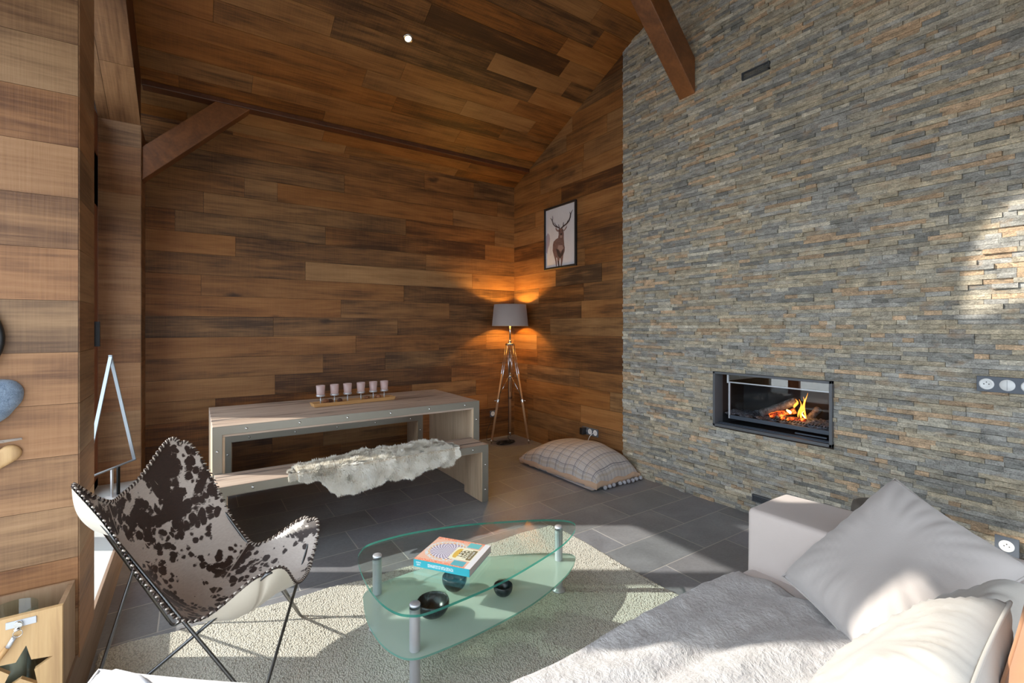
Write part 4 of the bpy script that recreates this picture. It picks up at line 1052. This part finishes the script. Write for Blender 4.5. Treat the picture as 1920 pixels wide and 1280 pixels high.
def sling(u, v):
    a, c = 2*u-1, 2*v-1
    m_ = max(abs(a), abs(c), 1e-6); q = (min(abs(a), abs(c))/m_)**3; g = 1 - .20*q*m_**3
    return sling0((a*g+1)/2, (c*g+1)/2)
def snorm(u, v):
    e = .01; du = sling(min(1,u+e),v)-sling(max(0,u-e),v); dv = sling(u,min(1,v+e))-sling(u,max(0,v-e))
    n = du.cross(dv).normalized(); return n if n.z > 0 or True else n
nz = snorm(.5,.5); SG = 1 if nz.z > 0 else -1
b = MB(); b.grid(lambda u, v: sling(u,v), 56, 48, flip=(SG < 0)); b.build('cowhide_sling', M['cowhide'], t)
b = MB(); b.grid(lambda u, v: sling(u,v) - snorm(u,v)*SG*.004, 40, 36, flip=(SG > 0)); b.build('sling_backing', M['hide_back'], t)
# pockets: suede cups hooked over the four rod tips
def bpath(ku, kv, s):
    # boundary point: s in -1..1 through the corner (ku,kv)
    r_ = .30
    if s < 0: u, v = (r_*-s if ku == 0 else 1-r_*-s), float(kv)
    else: u, v = float(ku), (r_*s if kv == 0 else 1-r_*s)
    return u, v
for ku, kv in ((0,0),(0,1),(1,0),(1,1)):
    b = MB(); mu, mv = (.20 if ku == 0 else .80), (.22 if kv == 0 else .78)
    cornerp = sling(ku, kv); inn = sling(mu, mv); outd = (cornerp - sling(.5,.5)); outd.z = 0; outd.normalize()
    dep = .14 if ku == 0 else .18
    def pk(a, c):
        s = a*2-1; u, v = bpath(ku, kv, s); p = sling(u, v); m_ = (1-s*s)
        tgt = inn.lerp(p, .45) + V(0,0,-dep*.35*m_) ; q = p.lerp(tgt, c)
        return q + (outd*.020 + V(0,0,-.010))*math.sin(PI*min(1,c*.9+.02))*m_ - snorm(u,v)*SG*.0045
    b.grid(pk, 26, 12, flip=False); b.build('corner_pocket', M['hide_back'], t)
b = MB(); K = 300
def edge(k):
    q = (k % K)/K*4; i = int(q); f = q-i
    return [(0,f),(f,1),(1,1-f),(1-f,0)][i]
ep = [sling(*edge(k)) for k in range(K)]
for k in range(K):
    u, v = edge(k); p = ep[k]; tg = (ep[(k+1) % K]-ep[k-1]).normalized(); nn = snorm(min(.98,max(.02,u)), min(.98,max(.02,v)))*SG; sd = tg.cross(nn).normalized()
    p2 = p
    b.tube([p2+sd*.007-tg*.003+nn*.001, p2+nn*.0045, p2-sd*.007+tg*.004+nn*.0005], [.003,.0030,.003], 6, k % 2)
    if k % 2 == 0: b.tube([p2+sd*.007+nn*-.003, p2-sd*.007+nn*-.004], .0026, 6, 0)
b.build('edge_lacing', [M['lace_dark'], M['lace_light']], t)

# ------------------------------------------------------------------ soft things
def pillow(name, cs, thick, mat, label, cat, group=None, seam='cushion', wr=.006, seed=1, pin=.06, parent=None, n=34, dent=0, edge_r=.004, wfreq=9):
    """cs: 4 corners in order"""
    A, B, C, D = [Vector(c) for c in cs]; N = (C-A).cross(D-B).normalized()
    if parent is None:
        t = thing(name, tuple((A+B+C+D)/4 - V(0,0,0)), label, cat, group)
    else: t = parent
    def base(s, q):
        a, c = 2*s-1, 2*q-1
        a2 = a*(1-pin*(1-c*c)); c2 = c*(1-pin*(1-a*a)); s2, q2 = (a2+1)/2, (c2+1)/2
        return A*(1-s2)*(1-q2)+B*s2*(1-q2)+C*s2*q2+D*(1-s2)*q2, a, c
    def side(sg):
        def fn(s, q):
            p, a, c = base(s, q); f = max(0, (1-a**4)*(1-c**4))**.55
            r_ = max(abs(a), abs(c)); ang = math.atan2(c, a)
            w = wr*(math.sin(ang*wfreq+seed)*.6+math.sin(ang*wfreq*2.3+seed*2))*(r_**2)*min(1, (1-r_)*6)
            w += noise.noise(Vector((a*2.2+seed*5, c*2.2, sg)))*wr*1.6*f
            d = thick/2*f*(1-dent*max(0,1-(a*a+c*c)*3)) + w
            return p + N*sg*d
        return fn
    b = MB(); b.grid(side(1), n, n); b.grid(side(-1), n, n, flip=True)
    b.build('cover', M[mat], t, merge=.0004)
    pts = []
    for k in range(160):
        q = k/160*4; i = int(q); f = q-i; s, r_ = [(f,0),(1,f),(1-f,1),(0,1-f)][i]; pts.append(base(s, r_)[0])
    b = MB(); b.tube(pts, edge_r, 8, closed=True); b.build('piping', M[mat], t)
    return t
def softbox(name, x0, y0, z0, x1, y1, z1, mat, parent, r_=.04, amp=.006, seed=1):
    bm = bmesh.new(); bmesh.ops.create_cube(bm, size=1)
    for v in bm.verts: v.co = Vector((x0 if v.co.x < 0 else x1, y0 if v.co.y < 0 else y1, z0 if v.co.z < 0 else z1))
    bmesh.ops.bevel(bm, geom=bm.edges[:], offset=r_, segments=5, profile=.5, affect='EDGES')
    bmesh.ops.subdivide_edges(bm, edges=[e for e in bm.edges if e.calc_length() > .12], cuts=8, use_grid_fill=True)
    for v in bm.verts:
        v.co += Vector((noise.noise(v.co*4+Vector((seed,0,0))), noise.noise(v.co*4+Vector((0,seed,0))), noise.noise(v.co*4+Vector((0,0,seed)))))*amp
    for v in bm.verts: v.co -= WORLD[parent]
    me = bpy.data.meshes.new(name); bm.to_mesh(me); bm.free()
    for p in me.polygons: p.use_smooth = True
    me.materials.append(M[mat]); o = bpy.data.objects.new(name, me); COL.objects.link(o); o.parent = parent; WORLD[o] = WORLD[parent]; return o

# sofa (runs towards the camera, back to the stone wall)
sf = thing('sofa', (1.3,.0,0), 'beige fabric sofa with low block backrest near the stone wall', 'sofa')
softbox('base', .50, -1.5, .06, 2.15, 1.03, .25, 'sofa', sf, .02, .002)
softbox('seat_cushion', .50, -1.5, .24, 1.90, 1.06, .425, 'sofa', sf, .045, .006, 3)
softbox('backrest', 1.862, -1.5, .10, 2.185, 1.055, .665, 'sofa', sf, .022, .008, 5)
for x_, y_ in ((.58,.95),(2.05,.95),(.58,-1.4),(2.05,-1.4)):
    b = MB(); b.tube([(x_,y_,.001),(x_,y_,.075)], .02, 12); b.build('foot', M['black'], sf)
# fur throw over the seat
def thr(u, v):
    # u: left->right, v: near->far
    xr = 1.80 if v > .78 else 1.80 - (.78-v)*.62
    if v < .55: xr = 1.6574 - (.55-v)*.32
    x_ = .47 + (xr-.47)*u; y_ = -.25 + 1.325*v
    z = .436
    f = noise.noise(Vector((x_*1.6+3, y_*2.2, 0)))
    ph = (x_*.42 + y_*1.25)*25 + f*4.2
    amp = .012 + .018*max(0, math.sin((x_-.7)*2.0))*max(0, 1-v*.65)
    z += (abs(math.sin(ph*.5))**1.6)*amp + noise.noise(Vector((x_*9, y_*9, 2)))*.006 + noise.noise(Vector((x_*24, y_*24, 5)))*.003
    if y_ > 1.045: z = min(z, .445) - (y_-1.045)*3.0; y_ = 1.068 + .004*math.sin(x_*25)
    if u > .965: z -= (u-.965)*.35
    return V(x_, y_, z)
b = MB(); b.grid(thr, 150, 130, flip=False); o = b.build('fur_throw', M['throw'], label='pale grey fur throw spread in soft folds over the sofa seat', cat='throw blanket')
sm = o.modifiers.new('sol', 'SOLIDIFY'); sm.thickness = .008; sm.offset = -1

pillow('cushion', [(2.125,.640,.845),(1.80,.880,.478),(1.560,.500,.425),(2.005,.275,.700)], .20, 'cushion', 'large greige square cushion standing on its corner against the sofa back', 'cushion', wr=.005, seed=2, pin=.06, edge_r=.0035, wfreq=11)
CUSH2 = [(1.803, 0.255, 0.725), (1.586, 0.233, 0.643), (1.306, 0.421, 0.545), (1.688, 0.429, 0.599)]
CUSH3 = [(1.44, 0.234, 0.815), (1.092, 0.228, 0.766), (0.89, 0.461, 0.513), (1.207, 0.464, 0.591)]
TANC = [(1.442, 0.209, 0.835), (1.503, 0.096, 0.849), (1.276, 0.104, 0.657), (1.107, 0.218, 0.685)]
pillow('cushion', CUSH2, .15, 'cream_cushion', 'plain cream cushion between the large greige cushion and the creased one', 'cushion', wr=.004, seed=5, pin=.04, wfreq=7)
pillow('cushion', CUSH3, .17, 'cream_cushion', 'creased cream cushion in the bottom right corner, nearest the camera', 'cushion', wr=.007, seed=6, pin=.04, wfreq=17)
pillow('cushion', TANC, .10, 'tan', 'tan brown cushion just showing at the right bottom edge', 'cushion', wr=.003, seed=9)
# black bin behind the sofa
b = MB(); b.lathe((2.76,.88,.001), [(.0001,0),(.11,0),(.125,.03),(.125,.50),(.118,.53),(.10,.538),(.0001,.54)], 40); b.build('round_speaker', simple('black_cloth', (.012,.011,.011), .8), label='black cylindrical floor speaker half hidden behind the sofa back', cat='speaker')

# white seat in the bottom left corner
t = thing('armchair', (.10,1.15,0), 'white cushioned seat cut off at the bottom edge beside the butterfly chair', 'armchair')
softbox('base', -.26, .62, .05, .10, 1.28, .335, 'sofa', t, .03, .003, 8)
M['white_seat'] = mat_fabric('white_seat', (.74,.73,.74))
pillow('seat', [(-.225,1.745,.435),(.285,1.32,.435),(.05,.75,.435),(-.45,1.05,.435)], .07, 'white_seat', None, None, parent=t, pin=.03, wr=.004, seed=4)
b = MB(); b.tube([(-.265,1.60,.42),(-.225,1.655,.435),(-.185,1.665,.442),(-.135,1.60,.452),(-.09,1.53,.455)], [.012,.022,.024,.020,.010], 14); b.build('rolled_corner', mat_fabric('white_roll', (.72,.72,.76)), t)

# plaid floor cushion by the stone wall
FX0, FX1, FY0, FY1 = 2.80, 3.415, 2.93, 3.93
t = thing('floor_cushion', (3.1,3.43,0), 'plaid covered floor cushion with beige sherpa trim by the stone wall', 'floor cushion')
def fc(u, v, kk=1.0, dz=0.0):
    # u across x, v along y
    a, c = 2*u-1, 2*v-1
    x_ = FX0 + (FX1-FX0)*u; y_ = FY0 + (FY1-FY0)*v
    x_ += -.035*c*(1-u); y_ += .035*a*(.5-v)
    f = max(0, (1-abs(a)**2.6))**.62*max(0, (1-abs(c)**2.8))**.60
    z = .055 + .205*f**.8*(1+.22*math.sin(v*2.6+.6)*u) + noise.noise(Vector((u*3, v*4, 1)))*.018*f
    rip = (abs(a)**4+abs(c)**4)
    z += .010*math.sin(v*26+u*4)*min(1,abs(a)**4)*(1 if abs(a) < .99 else .6) + .010*math.sin(u*17)*min(1,abs(c)**4)
    z -= .004*(abs(a)**10)
    return V(x_, y_, max(.028, z)+dz)
b = MB(); b.grid(lambda u, v: fc(u, v), 70, 90, flip=False)
b.build('plaid_cover', M['plaid'], t)
def trim_pt(k, w):
    q = k*4; i = int(q) % 4; f = q-int(q); u, v = [(f,0),(1,f),(1-f,1),(0,1-f)][i]; p = fc(u, v); c = V(3.1,3.43,p.z)
    d = (p-c); d.z = 0; d.normalize()
    return p + d*(.012*math.sin(w*PI)) + V(0,0,.012-w*.052*(1 if p.z > .05 else .75)) + d*noise.noise(Vector((k*60,w*4,0)))*.006
b = MB(); b.grid(lambda k, w: trim_pt(min(k,.99999), w), 320, 6, flip=True); b.build('sherpa_trim', M['sherpa'], t)
b = MB(); b.grid(lambda u, v: V(FX0+.01+(FX1-FX0-.02)*u, FY0+.01+(FY1-FY0-.02)*v, .010+.02*math.sin(u*PI)), 8, 8); b.build('underside', M['sherpa'], t)
b = MB()
def pb(u, v):
    e = min(min(u,1-u), min(v,1-v)); return V(FX0-.015+(FX1-FX0+.015)*u, FY0-.012+(FY1-FY0)*v, .006+.010*math.sin(u*30)*math.sin(v*40)*.3+.008)
t = thing('pompom_blanket', (3.1,3.43,0), 'grey blanket edged with pompoms peeking out beneath the plaid cushion', 'blanket')
b.grid(pb, 30, 40); o = b.build('blanket_cloth', M['grey_blanket'], t)
rg = random.Random(8)
for k in range(9):
    p = V(2.93+.058*k+rg.uniform(-.012,.012), FY0-.020-rg.uniform(0,.014), .020); b = MB()
    b.lathe(p, [(.019*math.sin(PI*i/8)+.0001, -.0175*math.cos(PI*i/8)) for i in range(9)], 14); b.build('pompom', M['pompom'], t)

# ------------------------------------------------------------------ left wall objects
# lantern with star cut-out, standing on the plinth
t = thing('wooden_lantern', (-.515,2.21,.2), 'honey wood lantern box with a star cut-out and a glass cylinder inside', 'lantern')
lx0, lx1, ly0, ly1, lz0, lz1 = -.665, -.362, 2.105, 2.305, .2012, .486
def star(cx, cz_, R_, r2, rot=0): return [(cx+(R_ if k % 2 == 0 else r2)*math.sin(rot+k*PI/5), cz_+(R_ if k % 2 == 0 else r2)*math.cos(rot+k*PI/5)) for k in range(10)]
from mathutils.geometry import tessellate_polygon
st = star(-.455, .315, .072, .030, .12)
outer = [(lx0,lz0),(lx1,lz0),(lx1,lz1),(lx0,lz1)]
tri = tessellate_polygon([[V(x,z,0) for x,z in outer], [V(x,z,0) for x,z in st[::-1]]])
allp = outer + st[::-1]
b = MB(); th = .016
vs = [(x,ly0,z) for x,z in allp]+[(x,ly0+th,z) for x,z in allp]; n_ = len(allp)
fs = [list(f) for f in tri]+[[i+n_ for i in f][::-1] for f in tri]+[[i,(i+1)%4,(i+1)%4+n_,i+n_] for i in range(4)]+[[4+i,4+(i+1)%10,4+(i+1)%10+n_,4+i+n_] for i in range(10)]
b.add(vs, fs); b.build('star_panel', M['lantern_wood'], t)
b = MB(); b.box(lx1-.014, ly0+th, lz0, lx1, ly1, lz1-.004); b.box(lx0, ly0+th, lz0, lx0+.014, ly1, lz1-.004); b.box(lx0+.014, ly1-.012, lz0, lx1-.014, ly1, lz1-.004); b.box(lx0+.014, ly0+th, lz0, lx1-.014, ly1-.012, lz0+.012)
b.build('box_sides', M['lantern_dark'] if 'lantern_dark' in M else mat_palewood('lantern_inside', (.16,.09,.05), (.30,.18,.10), (.38,.25,.15), 2, False), t)
b = MB(); b.lathe((-.50,2.20,lz0+.0125), [(.0001,0),(.060,0),(.062,.004),(.062,.262),(.060,.262),(.059,.006),(.0001,.005)], 40); b.build('glass_cylinder', M['glass'], t)
b = MB(); b.lathe((-.50,2.20,lz0+.02), [(.0001,0),(.033,0),(.034,.005),(.034,.13),(.031,.135),(.0001,.135)], 32); b.build('candle', simple('cream_wax', (.62,.56,.48), .6), t)
b = MB(); b.obox((-.492,ly0-.003,.452), (.070,0,0), (0,.003,0), (0,0,.022)); lt = b.build('lock_plate', M['alu'], t); bevel(lt, .001, 1)
b = MB(); b.tube([(-.462,ly0-.014,.462),(-.462,ly0-.001,.463)], .010, 16); b.tube([(-.455,ly0-.012,.452),(-.470,ly0-.018,.450)], .005, 8); b.build('knob', M['chrome'], lt)
b = MB(); b.tube([V(-.463+.011*math.cos(a*PI/8), ly0-.010, .436+.011*math.sin(a*PI/8)) for a in range(16)], .0012, 6, closed=True); b.build('key_ring', M['chrome'], lt)
b = MB(); b.tube([(-.470,ly0-.010,.428),(-.486,ly0-.008,.398)], .0065, 10); b.build('metal_sleeve', M['alu'], lt)
b = MB(); b.tube([(-.486,ly0-.008,.400),(-.510,ly0-.006,.365),(-.535,ly0-.006,.335)], .0075, 10); b.build('rope_tag', M['tray_wood'], lt)

# hanging hearts
YW = YP0 - .005
def heart(cx, cz_, w, h, ty, mat, name, seed=1, squash=1.0, rough=0.0, tilt=0.0):
    N = 72; out = []
    for k in range(N):
        a = 2*PI*k/N; x_ = 16*math.sin(a)**3; z_ = 13*math.cos(a)-5*math.cos(2*a)-2*math.cos(3*a)-math.cos(4*a)
        q = 1+rough*noise.noise(Vector((math.sin(a)*3, math.cos(a)*3, seed)))
        x_, z_ = x_/16*w/2*q, (z_+2)/15*h/2*q
        out.append((cx+x_*math.cos(tilt)-z_*math.sin(tilt), cz_+x_*math.sin(tilt)+z_*math.cos(tilt)))
    b = MB(); K = 7; rings = []
    for i in range(K+1):
        s = math.cos(PI/2*i/K); d = math.sin(PI/2*i/K)
        rings.append([V(cx+(x_-cx)*s**.45 if s > 0 else cx, YW-.004-ty*d, cz_+(z_-cz_)*(s**.45 if s > 0 else 0)) for x_, z_ in out])
    back = [V(x_, YW-.001, z_) for x_, z_ in out]
    allr = [back]+rings; vs = [p for rr_ in allr for p in rr_]; fs = []
    for i in range(len(allr)-1):
        for k in range(N): fs.append([i*N+k, i*N+(k+1) % N, (i+1)*N+(k+1) % N, (i+1)*N+k])
    b.add(vs, fs, 0, None, None, True); return b
M['felt'] = mat_fur('blue_felt', (.05,.08,.13), (.26,.32,.40), 60, .6, .006)
t = thing('hanging_heart', (-.60,YW,1.0), 'shaggy blue-grey heart hanging on the wooden pier above a small wooden heart', 'wall ornament')
heart(-.598, 1.122, .215, .205, .034, 'felt', 'x', 2, 1, .10, .10).build('heart_body', M['felt'], t)
t2 = thing('hanging_heart', (-.56,YW,.9), 'small pale wooden heart hanging from a twig on the wooden pier', 'wall ornament')
heart(-.560, .950, .115, .105, .016, 'lantern_wood', 'y', 3, 1, .0, -.15).build('heart_body', M['lantern_wood'], t2)
b = MB(); b.tube([(-.72,YW-.012,1.005),(-.60,YW-.016,1.006),(-.497,YW-.014,1.014)], [.006,.007,.004], 10); b.tube([(-.62,YW-.014,1.004),(-.58,YW-.02,1.018),(-.54,YW-.02,1.008)], .003, 8); b.build('twig', simple('birch_twig', (.50,.42,.36), .8), t2)
b = MB(); b.tube([(-.556,YW-.012,1.0),(-.552,YW-.012,.975)], .0012, 6); b.tube([(-.60,YW-.012,1.20),(-.60,YW-.006,1.30)], .0012, 6); b.build('string', M['tray_wood'], t2)
# round black mirror, only its rim is in the picture
t = thing('round_mirror', (-.701,YW,1.20), 'black round rim just showing at the left edge of the photo', 'mirror')
c = V(-.701,YW-.001,1.362)
b = MB(); b.lathe(c, [(.142,0),(.160,0),(.160,.022),(.142,.022),(.142,0)], 64, 0, (0,-1,0)); b.build('mirror_rim', M['black'], t)
b = MB(); b.lathe(c, [(.0001,.004),(.143,.004)], 64, 0, (0,-1,0)); b.build('mirror_glass', simple('mirror_glass', (.8,.8,.8), .03, 1.0), t)

M['tree_metal'] = simple('tree_metal', (.33,.37,.42), .38, .6)
# metal tree outline on the sill
t = thing('metal_tree', (-.48,4.32,.2), 'tall triangular silver metal tree outline standing on the window sill', 'tree sculpture')
ta_, tb_, tc_ = V(-.60,4.09,.405), V(-.375,4.50,.405), V(-.490,4.29,1.205)
nrm = (tb_-ta_).cross(tc_-ta_).normalized()
def bar(p, q, wd, dp, cen):
    d = (q-p).normalized(); inw = (cen-p) - d*(cen-p).dot(d); inw.normalize()
    return (p-nrm*dp/2, q-p, inw*wd, nrm*dp)
cen = (ta_+tb_+tc_)/3
for nme, p, q in (('left_side', ta_, tc_), ('right_side', tb_, tc_), ('bottom_bar', ta_, tb_)):
    b = MB(); b.obox(*bar(p, q, .007, .024, cen)); o = b.build(nme, M['tree_metal'], t); bevel(o, .001, 1)
mid = ta_.lerp(tb_, .52); dr = (tb_-ta_).normalized()
b = MB(); b.obox(mid-dr*.012-nrm*.004+V(0,0,-.200), dr*.016, nrm*.010, V(0,0,.2)); b.build('stand_post', M['alu'], t)
b = MB(); b.obox(mid+dr*.045-nrm*.004+V(0,0,-.200), dr*.022, nrm*.010, V(0,0,.2)); b.build('stand_post', M['black_metal'], t)
b = MB(); b.obox(mid-dr*.13-nrm*.05+V(0,0,-.2035), dr*.26, nrm*.10, V(0,0,.006)); b.build('base_plate', M['alu'], t)

# ------------------------------------------------------------------ light
wd = bpy.data.worlds.new('sky'); SC.world = wd; wd.use_nodes = True; nt = wd.node_tree
bg = nt.nodes['Background']; bg.inputs[0].default_value = (.77,.885,1.0,1); bg.inputs[1].default_value = 4.4
sd = bpy.data.lights.new('sun', 'SUN'); sd.energy = 7.0; sd.angle = .012; sd.color = (1,.95,.86)
so = bpy.data.objects.new('sun', sd); COL.objects.link(so)
so.rotation_euler = Vector((.8288,-.5595,-.589)).to_track_quat('-Z', 'Y').to_euler(); so.location = (-6,6,6)

# ------------------------------------------------------------------ camera
cd = bpy.data.cameras.new('camera'); cd.sensor_width = 36; cd.lens = 36*880/1920; cd.shift_y = -27/1920; cd.clip_start = .05
co = bpy.data.objects.new('camera', cd); COL.objects.link(co); co.location = (0,0,1.4)
co.rotation_euler = (PI/2, 0, -math.atan2(594, 880)); SC.camera = co
SC.view_settings.view_transform = 'Standard'; SC.view_settings.look = 'None'; SC.view_settings.gamma = 1
SC.view_settings.use_curve_mapping = False; SC.view_settings.exposure = 0.0
